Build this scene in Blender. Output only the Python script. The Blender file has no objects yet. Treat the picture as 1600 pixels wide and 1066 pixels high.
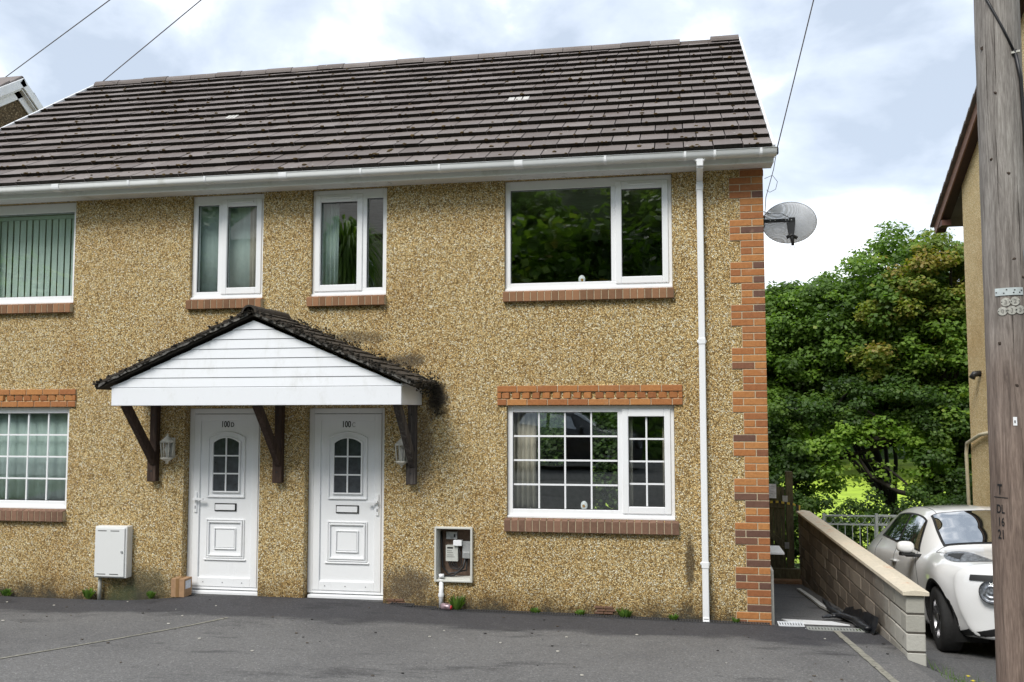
import bpy, bmesh, math, random
import numpy as np
from mathutils import Vector, Matrix
random.seed(7); rng=np.random.default_rng(7)
R=math.radians; PI=math.pi
scene=bpy.context.scene; COL=scene.collection
# ------------------------------------------------------------------ camera
cam=bpy.data.cameras.new('camera'); co=bpy.data.objects.new('camera',cam); COL.objects.link(co)
CX,CY,CZ=-0.916,-8.846,2.220; YAW,PIT,ROL=0.16128,0.06456,-0.00277
r_=Vector((math.cos(YAW),math.sin(YAW),0)); f_=Vector((-math.sin(YAW)*math.cos(PIT),math.cos(YAW)*math.cos(PIT),math.sin(PIT)))
u_=r_.cross(f_); r2=r_*math.cos(ROL)+u_*math.sin(ROL); u2=-r_*math.sin(ROL)+u_*math.cos(ROL)
M4=Matrix(((r2.x,u2.x,-f_.x,CX),(r2.y,u2.y,-f_.y,CY),(r2.z,u2.z,-f_.z,CZ),(0,0,0,1)))
co.matrix_world=M4
cam.sensor_width=36; cam.lens=1297.4*36/1600; cam.shift_x=-46.0/1600; cam.shift_y=22.2/1600
cam.clip_start=.05; cam.clip_end=2000
scene.camera=co
# ------------------------------------------------------------------ sky, sun, exposure
scene.view_settings.view_transform='Standard'; scene.view_settings.look='None'; scene.view_settings.gamma=1
scene.view_settings.exposure=1.10
SUN_EL,SUN_AZ=R(50),R(203)      # azimuth measured clockwise from +y (the house front faces -y)
w=bpy.data.worlds.new('World'); scene.world=w; w.use_nodes=True
nt=w.node_tree; nt.nodes.clear()
def N(nt,t,**k):
    n=nt.nodes.new(t)
    for a,b in k.items(): setattr(n,a,b)
    return n
sky=N(nt,'ShaderNodeTexSky',sky_type='NISHITA',sun_disc=False,sun_elevation=SUN_EL,sun_rotation=SUN_AZ)
tc=N(nt,'ShaderNodeTexCoord'); mp=N(nt,'ShaderNodeMapping'); mp.inputs['Scale'].default_value=(1,1,1.7); mp.inputs['Location'].default_value=(7.7,3.1,.5)
nz=N(nt,'ShaderNodeTexNoise'); nz.inputs['Scale'].default_value=4.6; nz.inputs['Detail'].default_value=7; nz.inputs['Roughness'].default_value=.52; nz.inputs['Distortion'].default_value=.25
cr=N(nt,'ShaderNodeValToRGB'); e=cr.color_ramp.elements
e[0].position=.38; e[0].color=(3.1,3.55,4.2,1); e[1].position=.69; e[1].color=(8.6,8.8,9.1,1)
k=cr.color_ramp.elements.new(.50); k.color=(4.3,4.75,5.4,1)
mx=N(nt,'ShaderNodeMix',data_type='RGBA'); mx.inputs[0].default_value=.90
bg=N(nt,'ShaderNodeBackground'); bg.inputs['Strength'].default_value=.10; ow=N(nt,'ShaderNodeOutputWorld')
L=nt.links.new
L(tc.outputs['Generated'],mp.inputs[0]); L(mp.outputs[0],nz.inputs['Vector']); L(nz.outputs['Fac'],cr.inputs[0])
L(sky.outputs[0],mx.inputs[6]); L(cr.outputs[0],mx.inputs[7]); L(mx.outputs[2],bg.inputs['Color']); L(bg.outputs[0],ow.inputs[0])
sl=bpy.data.lights.new('sun','SUN'); sl.energy=1.5; sl.angle=R(22); sl.color=(1,.96,.9)
so=bpy.data.objects.new('sun',sl); COL.objects.link(so)
sd=Vector((math.sin(SUN_AZ)*math.cos(SUN_EL),math.cos(SUN_AZ)*math.cos(SUN_EL),math.sin(SUN_EL)))
so.rotation_euler=sd.to_track_quat('Z','Y').to_euler(); so.location=(0,-6,12)

# ------------------------------------------------------------------ helpers
class MB:
    def __init__(s): s.v=[]; s.f=[]; s.r=[]; s.m=[]; s.sm=[]
    def add(s,vs,fs,rnd=None,mi=0,sm=False):
        if rnd is None: rnd=random.random()
        b=len(s.v); s.v+=[tuple(p) for p in vs]
        for f in fs: s.f.append([i+b for i in f]); s.r.append(rnd); s.m.append(mi); s.sm.append(sm)
    def box(s,x0,x1,y0,y1,z0,z1,rnd=None,mi=0):
        s.add([(x0,y0,z0),(x1,y0,z0),(x1,y1,z0),(x0,y1,z0),(x0,y0,z1),(x1,y0,z1),(x1,y1,z1),(x0,y1,z1)],
              [(0,3,2,1),(4,5,6,7),(0,1,5,4),(1,2,6,5),(2,3,7,6),(3,0,4,7)],rnd,mi)
    def obox(s,c,ax,ay,az,rnd=None,mi=0):   # half-axis vectors
        c=Vector(c);ax=Vector(ax);ay=Vector(ay);az=Vector(az)
        P=[c+ax*i+ay*j+az*k for k in (-1,1) for (i,j) in ((-1,-1),(1,-1),(1,1),(-1,1))]
        s.add(P,[(0,3,2,1),(4,5,6,7),(0,1,5,4),(1,2,6,5),(2,3,7,6),(3,0,4,7)],rnd,mi)
    def prism(s,poly,axis,a,b,rnd=None,mi=0):  # poly 2-D; axis 'y' -> (x,z)
        n=len(poly)
        def P(p,t): return {'y':(p[0],t,p[1]),'x':(t,p[0],p[1]),'z':(p[0],p[1],t)}[axis]
        ar=sum(poly[i][0]*poly[(i+1)%n][1]-poly[(i+1)%n][0]*poly[i][1] for i in range(n))
        if ar<0: poly=poly[::-1]
        vs=[P(p,a) for p in poly]+[P(p,b) for p in poly]
        fs=[list(range(n)),list(range(2*n-1,n-1,-1))]+[[i,i+n,(i+1)%n+n,(i+1)%n] for i in range(n)]
        if axis in('x','z'): fs=[f[::-1] for f in fs]
        if b<a: fs=[f[::-1] for f in fs]
        s.add(vs,fs,rnd,mi)
    def tube(s,pts,rad,n=8,rnd=None,mi=0,cap=True,sm=True):
        pts=[Vector(p) for p in pts]; m=len(pts)
        if not hasattr(rad,'__len__'): rad=[rad]*m
        vs=[];fs=[]; prev=None
        for i,p in enumerate(pts):
            t=(pts[min(i+1,m-1)]-pts[max(i-1,0)]).normalized()
            if prev is None:
                a=Vector((0,0,1)) if abs(t.z)<.9 else Vector((1,0,0)); nx=t.cross(a).normalized()
            else: nx=(prev-t*prev.dot(t)).normalized()
            prev=nx; ny=t.cross(nx)
            for k in range(n):
                a=2*PI*k/n; vs.append(p+(nx*math.cos(a)+ny*math.sin(a))*rad[i])
        for i in range(m-1):
            for k in range(n): fs.append((i*n+k,i*n+(k+1)%n,(i+1)*n+(k+1)%n,(i+1)*n+k))
        if cap: fs.append(list(range(n-1,-1,-1))); fs.append([(m-1)*n+k for k in range(n)])
        s.add(vs,fs,rnd,mi,sm)
    def lathe(s,prof,c,axis='z',n=24,rnd=None,mi=0,sm=True,a0=0,a1=2*PI):
        full=abs(a1-a0-2*PI)<1e-6; m=n if full else n+1; vs=[];fs=[]
        for (r,h) in prof:
            for k in range(m):
                a=a0+(a1-a0)*k/n; x,y=r*math.cos(a),r*math.sin(a)
                p={'z':(x,y,h),'x':(h,x,y),'y':(x,-h,y)}[axis]; vs.append((c[0]+p[0],c[1]+p[1],c[2]+p[2]))
        for i in range(len(prof)-1):
            for k in range(n if full else n):
                k2=(k+1)%m if full else k+1
                fs.append((i*m+k,i*m+k2,(i+1)*m+k2,(i+1)*m+k))
        s.add(vs,fs,rnd,mi,sm)
    def blob(s,c,rx,ry,rz,rnd=None,mi=0,j=.25):
        t=(1+5**.5)/2; B=[(-1,t,0),(1,t,0),(-1,-t,0),(1,-t,0),(0,-1,t),(0,1,t),(0,-1,-t),(0,1,-t),(t,0,-1),(t,0,1),(-t,0,-1),(-t,0,1)]
        F=[(0,11,5),(0,5,1),(0,1,7),(0,7,10),(0,10,11),(1,5,9),(5,11,4),(11,10,2),(10,7,6),(7,1,8),(3,9,4),(3,4,2),(3,2,6),(3,6,8),(3,8,9),(4,9,5),(2,4,11),(6,2,10),(8,6,7),(9,8,1)]
        vs=[]
        for b in B:
            l=1/1.902*(1+random.uniform(-j,j)); vs.append((c[0]+b[0]*l*rx,c[1]+b[1]*l*ry,c[2]+b[2]*l*rz))
        s.add(vs,F,rnd,mi)
    def build(s,name,mats,parent=None,bevel=0,sub=0,angle=None,seg=1):
        me=bpy.data.meshes.new(name); me.from_pydata(s.v,[],s.f)
        if not isinstance(mats,(list,tuple)): mats=[mats]
        for m in mats: me.materials.append(m)
        a=me.attributes.new('rnd','FLOAT','FACE'); a.data.foreach_set('value',s.r)
        me.polygons.foreach_set('material_index',s.m); me.polygons.foreach_set('use_smooth',s.sm)
        if angle: me.polygons.foreach_set('use_smooth',[True]*len(s.f)); me.set_sharp_from_angle(angle=R(angle))
        me.update(); o=bpy.data.objects.new(name,me); COL.objects.link(o)
        attach(o,parent)
        if bevel: b=o.modifiers.new('bevel','BEVEL'); b.width=bevel; b.segments=seg; b.limit_method='ANGLE'; b.angle_limit=R(40)
        if sub: b=o.modifiers.new('sub','SUBSURF'); b.levels=sub; b.render_levels=sub
        return o
def world_m(o):
    m=Matrix.Identity(4)
    while o: m=(o.matrix_parent_inverse@o.matrix_basis if o.parent else o.matrix_basis)@m; o=o.parent
    return m
def attach(o,parent):      # mesh is written in world metres; keep it there
    if parent: o.parent=parent; o.matrix_parent_inverse=world_m(parent).inverted()
def local(o,parent):       # mesh is written in the parent's own space
    o.parent=parent; o.matrix_parent_inverse=Matrix.Identity(4)
def thing(name,label,cat,loc=(0,0,0),group=None,rot=(0,0,0)):
    o=bpy.data.objects.new(name,None); COL.objects.link(o); o.location=loc; o.rotation_euler=rot; o.empty_display_size=.2
    tag(o,label,cat,group); return o
def tag(o,label=None,cat=None,group=None,kind=None):
    if label:o['label']=label
    if cat:o['category']=cat
    if group:o['group']=group
    if kind:o['kind']=kind
    return o
def text(txt,size,mat,name,parent,loc,rot,extr=.0015,sx=1):
    cu=bpy.data.curves.new(name,'FONT'); cu.body=txt; cu.size=size; cu.extrude=extr; cu.align_x='CENTER'; cu.offset=size*.012
    t=bpy.data.objects.new('tmp_text',cu); COL.objects.link(t)
    dg=bpy.context.evaluated_depsgraph_get(); me=bpy.data.meshes.new_from_object(t.evaluated_get(dg)); bpy.data.objects.remove(t)
    me.materials.clear(); me.materials.append(mat)
    me.transform(Matrix.Diagonal((sx,1,1,1)))
    me.transform(Matrix.LocRotScale(Vector(loc),rot,None))
    o=bpy.data.objects.new(name,me); COL.objects.link(o); attach(o,parent); return o

# ------------------------------------------------------------------ materials
def mat(name):
    m=bpy.data.materials.new(name); m.use_nodes=True; nt=m.node_tree; b=nt.nodes['Principled BSDF']; return m,nt,b
def ramp(nt,src,stops):
    c=N(nt,'ShaderNodeValToRGB'); el=c.color_ramp.elements
    while len(el)>1: el.remove(el[-1])
    el[0].position=stops[0][0]; el[0].color=(*stops[0][1],1)
    for p,k in stops[1:]: q=el.new(p); q.color=(*k,1)
    nt.links.new(src,c.inputs[0]); return c.outputs[0]
def noise(nt,scale,detail=4,rough=.55,vec=None,dist=0):
    n=N(nt,'ShaderNodeTexNoise'); n.inputs['Scale'].default_value=scale; n.inputs['Detail'].default_value=detail; n.inputs['Roughness'].default_value=rough; n.inputs['Distortion'].default_value=dist
    if vec is not None: nt.links.new(vec,n.inputs['Vector'])
    return n
def objco(nt,scale=None):
    t=N(nt,'ShaderNodeTexCoord'); o=t.outputs['Object']
    if scale:
        m=N(nt,'ShaderNodeMapping'); m.inputs['Scale'].default_value=scale; nt.links.new(o,m.inputs[0]); o=m.outputs[0]
    return o
def mixc(nt,f,a,b,mode='MIX'):
    m=N(nt,'ShaderNodeMix',data_type='RGBA',blend_type=mode); L=nt.links.new
    for s,i in ((f,0),(a,6),(b,7)):
        if isinstance(s,(int,float)): m.inputs[i].default_value=s
        elif isinstance(s,tuple): m.inputs[i].default_value=(*s,1)
        else: L(s,m.inputs[i])
    return m.outputs[2]
def math_(nt,op,a,b=None,clamp=False):
    m=N(nt,'ShaderNodeMath',operation=op,use_clamp=clamp)
    for s,i in ((a,0),(b,1)):
        if s is None: continue
        if isinstance(s,(int,float)): m.inputs[i].default_value=s
        else: nt.links.new(s,m.inputs[i])
    return m.outputs[0]
def sep(nt,v):
    s=N(nt,'ShaderNodeSeparateXYZ'); nt.links.new(v,s.inputs[0]); return s.outputs
def maprange(nt,v,a,b,c=0,d=1,smooth=True):
    m=N(nt,'ShaderNodeMapRange'); m.interpolation_type='SMOOTHSTEP' if smooth else 'LINEAR'
    m.inputs[1].default_value=a;m.inputs[2].default_value=b;m.inputs[3].default_value=c;m.inputs[4].default_value=d
    nt.links.new(v,m.inputs[0]); return m.outputs[0]
def bump(nt,h,b,strength=.4,dist=.01):
    n=N(nt,'ShaderNodeBump'); n.inputs['Strength'].default_value=strength; n.inputs['Distance'].default_value=dist
    nt.links.new(h,n.inputs['Height']); nt.links.new(n.outputs[0],b.inputs['Normal'])
def attr(nt,name='rnd'):
    a=N(nt,'ShaderNodeAttribute'); a.attribute_name=name; return a.outputs['Fac']
def simple(name,col,rough=.5,metal=0,nscale=None,namp=.15,bumpd=0,spec=None,rvar=0):
    m,nt,b=mat(name); b.inputs['Roughness'].default_value=rough; b.inputs['Metallic'].default_value=metal
    if spec is not None: b.inputs['Specular IOR Level'].default_value=spec
    v=objco(nt); n=noise(nt,nscale or 12,6,.6,v)
    lo=tuple(c*(1-namp) for c in col); hi=tuple(min(1,c*(1+namp)) for c in col)
    c=ramp(nt,n.outputs['Fac'],[(.3,lo),(.7,hi)])
    if rvar: c=mixc(nt,rvar,c,ramp(nt,attr(nt),[(0,tuple(x*.6 for x in col)),(1,tuple(min(1,x*1.35) for x in col))]))
    nt.links.new(c,b.inputs['Base Color'])
    if bumpd: bump(nt,n.outputs['Fac'],b,.5,bumpd)
    return m

def pebbledash(name,stops,scale=78,tint=(.30,.20,.09),stain=True,base_dirt=True,far=False):
    m,nt,b=mat(name); b.inputs['Roughness'].default_value=.85; L=nt.links.new
    v=objco(nt); nd=noise(nt,30,2,.5,v)
    vm=N(nt,'ShaderNodeVectorMath',operation='MULTIPLY_ADD'); L(nd.outputs['Color'],vm.inputs[0]); vm.inputs[1].default_value=(.022,.022,.022); L(v,vm.inputs[2])
    vo=N(nt,'ShaderNodeTexVoronoi'); vo.inputs['Scale'].default_value=scale; L(vm.outputs[0],vo.inputs['Vector'])
    ve=N(nt,'ShaderNodeTexVoronoi',feature='DISTANCE_TO_EDGE'); ve.inputs['Scale'].default_value=scale; L(vm.outputs[0],ve.inputs['Vector'])
    s=sep(nt,vo.outputs['Color'])
    c=ramp(nt,s[0],stops)
    edge=maprange(nt,ve.outputs['Distance'],.02,.16)
    c=mixc(nt,edge,(stops[0][1]),c)
    big=noise(nt,.9,5,.6,v); bf=maprange(nt,big.outputs['Fac'],.45,.72,0,.5)
    c=mixc(nt,bf,c,mixc(nt,1.0,c,(.72,.58,.40),'MULTIPLY'))
    mid=noise(nt,5,4,.6,v); mf=maprange(nt,mid.outputs['Fac'],.35,.7,0,.35)
    c=mixc(nt,mf,c,mixc(nt,1.0,c,(.88,.83,.74),'MULTIPLY'))
    p=sep(nt,v)
    if base_dirt:
        dn=noise(nt,3.2,5,.65,v)
        h=math_(nt,'ADD',p[2],math_(nt,'MULTIPLY',dn.outputs['Fac'],-.62))
        df=maprange(nt,h,-.28,.10,.85,0)
        c=mixc(nt,df,c,mixc(nt,1.0,c,(.42,.37,.27),'MULTIPLY'))
        df2=maprange(nt,h,-.34,-.13,.9,0)
        c=mixc(nt,df2,c,(.045,.045,.035))
    if stain:
        def blotch(cx,cz,rx,rz,amt,col,ns=7):
            global_n=noise(nt,ns,5,.7,v)
            dx=math_(nt,'DIVIDE',math_(nt,'SUBTRACT',p[0],cx),rx); dz=math_(nt,'DIVIDE',math_(nt,'SUBTRACT',p[2],cz),rz)
            d=math_(nt,'SQRT',math_(nt,'ADD',math_(nt,'MULTIPLY',dx,dx),math_(nt,'MULTIPLY',dz,dz)))
            d=math_(nt,'ADD',d,math_(nt,'MULTIPLY',math_(nt,'SUBTRACT',global_n.outputs['Fac'],.5),1.5))
            return maprange(nt,d,.35,1.0,amt,0)
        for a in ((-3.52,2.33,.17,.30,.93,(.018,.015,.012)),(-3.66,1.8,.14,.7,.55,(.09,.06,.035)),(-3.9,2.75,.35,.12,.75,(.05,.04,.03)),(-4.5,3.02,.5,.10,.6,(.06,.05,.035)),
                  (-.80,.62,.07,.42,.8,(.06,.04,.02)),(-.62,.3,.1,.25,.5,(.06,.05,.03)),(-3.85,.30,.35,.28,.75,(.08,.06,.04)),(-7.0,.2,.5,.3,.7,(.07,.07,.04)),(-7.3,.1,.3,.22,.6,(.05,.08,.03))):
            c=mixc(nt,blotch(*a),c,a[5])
    L(c,b.inputs['Base Color'])
    bump(nt,math_(nt,'ADD',edge,math_(nt,'MULTIPLY',s[1],.8)),b,.75,.006)
    return m
DASH=[(0,(.18,.115,.038)),(.12,(.38,.245,.088)),(.29,(.69,.475,.185)),(.56,(.89,.655,.30)),(.80,(.96,.83,.50)),(1,(.97,.93,.76))]
M_dash=pebbledash('pebbledash',DASH)
M_dash2=pebbledash('neighbour_dash',[(0,(.50,.36,.17)),(.3,(.74,.55,.27)),(.7,(.88,.69,.38)),(1,(.94,.84,.58))],75,stain=False,base_dirt=False)
M_dash3=pebbledash('brown_dash',[(0,(.05,.035,.015)),(.3,(.14,.09,.04)),(.7,(.26,.18,.09)),(1,(.42,.33,.2))],45,stain=False,base_dirt=False)
def brickmat():
    m,nt,b=mat('brick'); b.inputs['Roughness'].default_value=.8; v=objco(nt)
    c=ramp(nt,attr(nt),[(0,(.125,.062,.045)),(.12,(.17,.085,.055)),(.2,(.31,.115,.042)),(.5,(.42,.165,.050)),(.8,(.50,.225,.070)),(1,(.38,.155,.055))])
    n=noise(nt,38,5,.7,v); n2=noise(nt,7,4,.6,v)
    c=mixc(nt,maprange(nt,n.outputs['Fac'],.35,.7,0,.5),c,mixc(nt,1.0,c,(.62,.56,.54),'MULTIPLY'))
    c=mixc(nt,maprange(nt,n2.outputs['Fac'],.6,.8,0,.5),c,(.50,.36,.24))
    nt.links.new(c,b.inputs['Base Color']); bump(nt,n.outputs['Fac'],b,.6,.004); return m
M_brick=brickmat()
M_sillbrick=simple('dull_sill_brick',(.20,.11,.07),.8,nscale=30,namp=.3,bumpd=.003,rvar=.5)
M_sill2=simple('brown_sill_brick',(.25,.125,.06),.8,nscale=30,namp=.3,bumpd=.003,rvar=.75)
M_mortar=simple('mortar',(.50,.42,.29),.9,nscale=60,namp=.2,bumpd=.002)
def tilemat():
    m,nt,b=mat('roof_tile'); b.inputs['Roughness'].default_value=.75; v=objco(nt)
    c=ramp(nt,attr(nt),[(0,(.128,.106,.096)),(.5,(.165,.138,.126)),(1,(.200,.172,.158))])
    n=noise(nt,14,6,.7,v); c=mixc(nt,maprange(nt,n.outputs['Fac'],.5,.75,0,.5),c,(.17,.155,.145))
    n3=noise(nt,2.2,4,.6,v); c=mixc(nt,maprange(nt,n3.outputs['Fac'],.45,.7,0,.45),c,(.105,.078,.062))
    vo=N(nt,'ShaderNodeTexVoronoi'); vo.inputs['Scale'].default_value=7; nt.links.new(v,vo.inputs['Vector'])
    c=mixc(nt,maprange(nt,vo.outputs['Distance'],.05,.10,.8,0),c,(.42,.42,.36))
    nt.links.new(c,b.inputs['Base Color']); bump(nt,n.outputs['Fac'],b,.5,.004); return m
M_tile=tilemat()
M_nose=simple('mossy_shaded_tile_edge',(.022,.018,.013),.95,nscale=40,namp=.6,bumpd=.01)  # near-black colour carries both moss and the shade under each tile course
M_moss=simple('brown_moss',(.10,.065,.022),.95,nscale=40,namp=.6,rvar=.7)
M_blackmoss=simple('black_moss',(.020,.016,.010),.98,nscale=50,namp=.7,bumpd=.01,rvar=.5)
def upvc(name,col=(.86,.87,.88),dirt=.25):
    m,nt,b=mat(name); b.inputs['Roughness'].default_value=.32; v=objco(nt)
    n=noise(nt,3.5,7,.7,objco(nt,(1,1,.5))); n2=noise(nt,55,3,.7,v)
    c=mixc(nt,maprange(nt,n.outputs['Fac'],.52,.78,0,dirt),col,(.50,.50,.44))
    c=mixc(nt,maprange(nt,n2.outputs['Fac'],.66,.80,0,dirt),c,(.35,.34,.28))
    nt.links.new(c,b.inputs['Base Color']); nt.links.new(maprange(nt,n.outputs['Fac'],.3,.7,.25,.5),b.inputs['Roughness']); return m
M_white=upvc('white_upvc',dirt=.2); M_gutter=upvc('gutter_upvc',(.80,.81,.80),.75); M_clad=upvc('cladding_upvc',(.86,.88,.91),.38)
M_bar=upvc('glazing_bar',(.85,.86,.87),.05)
M_seal=simple('rubber_seal',(.02,.02,.02),.6)
def glass(name,tint=(.965,.985,.98),ior=1.6,boost=0):
    m=bpy.data.materials.new(name); m.use_nodes=True; nt=m.node_tree; nt.nodes.clear(); L=nt.links.new
    o=N(nt,'ShaderNodeOutputMaterial'); mx=N(nt,'ShaderNodeMixShader'); t=N(nt,'ShaderNodeBsdfTransparent'); g=N(nt,'ShaderNodeBsdfGlossy'); f=N(nt,'ShaderNodeFresnel')
    t.inputs[0].default_value=(*tint,1); g.inputs['Roughness'].default_value=.012; g.inputs[0].default_value=(.95,1,1,1); f.inputs[0].default_value=ior
    n=noise(nt,1.6,2,.5,objco(nt)); bp=N(nt,'ShaderNodeBump'); bp.inputs['Strength'].default_value=.05; bp.inputs['Distance'].default_value=.02; L(n.outputs['Fac'],bp.inputs['Height']); L(bp.outputs[0],g.inputs['Normal'])
    nt.nodes.remove(f); lw=N(nt,'ShaderNodeLayerWeight'); lw.inputs[0].default_value=.5; fr_=math_(nt,'ADD',math_(nt,'MULTIPLY',math_(nt,'POWER',lw.outputs['Facing'],4.0),.9),boost,True)
    L(fr_,mx.inputs[0]); L(t.outputs[0],mx.inputs[1]); L(g.outputs[0],mx.inputs[2]); L(mx.outputs[0],o.inputs[0]); return m
M_glass=glass('window_glass',boost=.10); M_lens=glass('lens_glass',(.95,.96,.98),boost=.05)
M_frost=simple('obscured_door_glass',(.035,.042,.048),.12,nscale=9,namp=.5,spec=.8)
M_int=simple('interior_paint',(.30,.28,.24),.9); M_intdark=simple('interior_floor',(.06,.05,.04),.8); 
def cloth(name,col,tr=.35):
    m,nt,b=mat(name); b.inputs['Base Color'].default_value=(*col,1); b.inputs['Roughness'].default_value=.9
    n=noise(nt,4,4,.6,objco(nt,(6,6,1))); c=ramp(nt,n.outputs['Fac'],[(.3,tuple(x*.85 for x in col)),(.7,col)]); nt.links.new(c,b.inputs['Base Color'])
    return m
M_blind=cloth('blind_fabric',(.52,.62,.56)); M_curt=cloth('cream_curtain',(.50,.45,.37)); M_net=cloth('net_curtain',(.47,.56,.53))
def wood(name,c1,c2,c3,scale=(14,14,1.2),rough=.85,zgrad=None):
    m,nt,b=mat(name); b.inputs['Roughness'].default_value=rough; v=objco(nt,scale)
    n=noise(nt,1.6,8,.65,v,1.2); c=ramp(nt,n.outputs['Fac'],[(.28,c1),(.5,c2),(.72,c3)]); nf=noise(nt,11,6,.7,v,.3); c=mixc(nt,maprange(nt,nf.outputs['Fac'],.38,.62,.55,0),c,mixc(nt,1.0,c,(.45,.42,.40),'MULTIPLY'))
    n2=noise(nt,3.2,3,.5,objco(nt,(7,7,.5)),.4); f=maprange(nt,n2.outputs['Fac'],.60,.70,0,.5); c=mixc(nt,f,c,c1)
    if zgrad:
        z=sep(nt,objco(nt))[2]; nn=noise(nt,1.3,4,.6,objco(nt)); zz=math_(nt,'ADD',z,math_(nt,'MULTIPLY',nn.outputs['Fac'],1.6))
        c=mixc(nt,maprange(nt,zz,zgrad[0],zgrad[1],0,1),mixc(nt,1.0,c,zgrad[2],'MULTIPLY'),c)
    nt.links.new(c,b.inputs['Base Color']); bump(nt,n.outputs['Fac'],b,.7,.006); return m
M_timber=wood('dark_stained_timber',(.022,.012,.008),(.055,.030,.020),(.10,.065,.045))
M_oldtimber=wood('weathered_timber',(.020,.015,.013),(.075,.062,.055),(.18,.165,.15))
M_gatewood=wood('mossy_fence_wood',(.045,.040,.020),(.11,.098,.050),(.18,.165,.09),(10,10,2))
M_plankwood=wood('plank_wood',(.14,.07,.035),(.26,.15,.08),(.36,.24,.14),(3,14,14))
M_blk=simple('black_plastic',(.012,.012,.013),.45); M_metal=simple('grey_galvanised',(.42,.43,.43),.5,.5,nscale=30,namp=.2)
M_dark=simple('dark_void',(.01,.01,.01),.9)
def asphalt(name,base,damp=True,scale=1):
    m,nt,b=mat(name); b.inputs['Roughness'].default_value=.9; v=objco(nt); L=nt.links.new
    vo=N(nt,'ShaderNodeTexVoronoi'); vo.inputs['Scale'].default_value=95; L(v,vo.inputs['Vector'])
    s=sep(nt,vo.outputs['Color'])
    c=ramp(nt,s[0],[(0,tuple(x*.72 for x in base)),(.55,base),(.93,tuple(x*1.2 for x in base)),(1,tuple(min(1,x*1.8) for x in base))])
    big=noise(nt,.55,6,.62,v); c=mixc(nt,maprange(nt,big.outputs['Fac'],.38,.68,0,.6),c,mixc(nt,1.0,c,(.60,.60,.62),'MULTIPLY'))
    md=noise(nt,2.6,6,.7,objco(nt,(1,2.2,1))); c=mixc(nt,maprange(nt,md.outputs['Fac'],.62,.74,0,.5),c,mixc(nt,1.0,c,(1.5,1.5,1.45),'MULTIPLY'))
    m3=noise(nt,1.7,6,.7,objco(nt,(.6,1.8,1))); c=mixc(nt,maprange(nt,m3.outputs['Fac'],.54,.68,0,.8),c,mixc(nt,1.0,c,(.42,.42,.44),'MULTIPLY'))
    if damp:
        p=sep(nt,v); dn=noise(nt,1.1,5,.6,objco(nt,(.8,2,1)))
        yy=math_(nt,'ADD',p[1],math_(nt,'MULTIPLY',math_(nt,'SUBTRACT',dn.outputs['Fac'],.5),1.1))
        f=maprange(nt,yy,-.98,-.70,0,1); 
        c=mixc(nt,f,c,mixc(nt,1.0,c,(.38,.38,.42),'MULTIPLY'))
    L(c,b.inputs['Base Color']); bump(nt,math_(nt,'ADD',vo.outputs['Distance'],md.outputs['Fac']),b,.55,.006); return m
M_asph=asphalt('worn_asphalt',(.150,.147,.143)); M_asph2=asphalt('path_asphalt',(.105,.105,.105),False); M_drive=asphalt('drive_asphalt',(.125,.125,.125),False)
M_conc=simple('concrete_joint',(.235,.225,.185),.9,nscale=18,namp=.35,bumpd=.004)
def blockmat():
    m,nt,b=mat('concrete_block'); b.inputs['Roughness'].default_value=.92; v=objco(nt)
    c=ramp(nt,attr(nt),[(0,(.095,.075,.055)),(.5,(.160,.128,.098)),(1,(.25,.21,.165))])
    n=noise(nt,45,5,.7,v); c=mixc(nt,maprange(nt,n.outputs['Fac'],.4,.7,0,.5),c,(.12,.10,.082))
    y=sep(nt,v)[1]; n2=noise(nt,2.4,5,.65,v); yy=math_(nt,'ADD',y,math_(nt,'MULTIPLY',n2.outputs['Fac'],1.3))
    c=mixc(nt,maprange(nt,yy,-.55,.75,.9,0),c,mixc(nt,attr(nt),(.36,.35,.30),(.50,.49,.44)))
    n4=noise(nt,3,5,.7,v); c=mixc(nt,maprange(nt,n4.outputs['Fac'],.56,.7,0,.8),c,(.055,.045,.038))
    n5=noise(nt,5.5,6,.75,v); c=mixc(nt,maprange(nt,n5.outputs['Fac'],.66,.74,0,.7),c,(.60,.58,.53))
    nt.links.new(c,b.inputs['Base Color']); bump(nt,n.outputs['Fac'],b,.8,.006); return m
M_block=blockmat()
def copemat():
    m,nt,b=mat('coping_stone'); b.inputs['Roughness'].default_value=.85; v=objco(nt)
    n=noise(nt,2.6,5,.65,v); c=ramp(nt,n.outputs['Fac'],[(.4,(.62,.56,.44)),(.56,(.68,.60,.47)),(.68,(.60,.33,.19))])
    n2=noise(nt,40,4,.7,v); c=mixc(nt,maprange(nt,n2.outputs['Fac'],.5,.75,0,.5),c,(.36,.30,.24)); nt.links.new(c,b.inputs['Base Color']); bump(nt,n2.outputs['Fac'],b,.5,.003); return m
M_cope=copemat()
def leafmat(name,stops,tr=.45):
    m=bpy.data.materials.new(name); m.use_nodes=True; nt=m.node_tree; nt.nodes.clear(); L=nt.links.new
    o=N(nt,'ShaderNodeOutputMaterial'); d=N(nt,'ShaderNodeBsdfPrincipled'); d.inputs['Roughness'].default_value=.55; t=N(nt,'ShaderNodeBsdfTranslucent'); mx=N(nt,'ShaderNodeMixShader'); mx.inputs[0].default_value=tr
    c=ramp(nt,attr(nt),stops); L(c,d.inputs['Base Color']); L(mixc(nt,1.0,c,(1.3,1.4,.5),'MULTIPLY'),t.inputs[0]); L(d.outputs[0],mx.inputs[1]); L(t.outputs[0],mx.inputs[2]); L(mx.outputs[0],o.inputs[0]); return m
M_leaf=leafmat('sycamore_leaf',[(0,(.06,.115,.015)),(.45,(.125,.225,.030)),(.8,(.20,.32,.045)),(.93,(.28,.33,.05)),(1,(.32,.25,.06))])
M_leaf2=leafmat('light_leaf',[(0,(.09,.17,.02)),(.5,(.17,.30,.04)),(1,(.27,.41,.06))])
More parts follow.
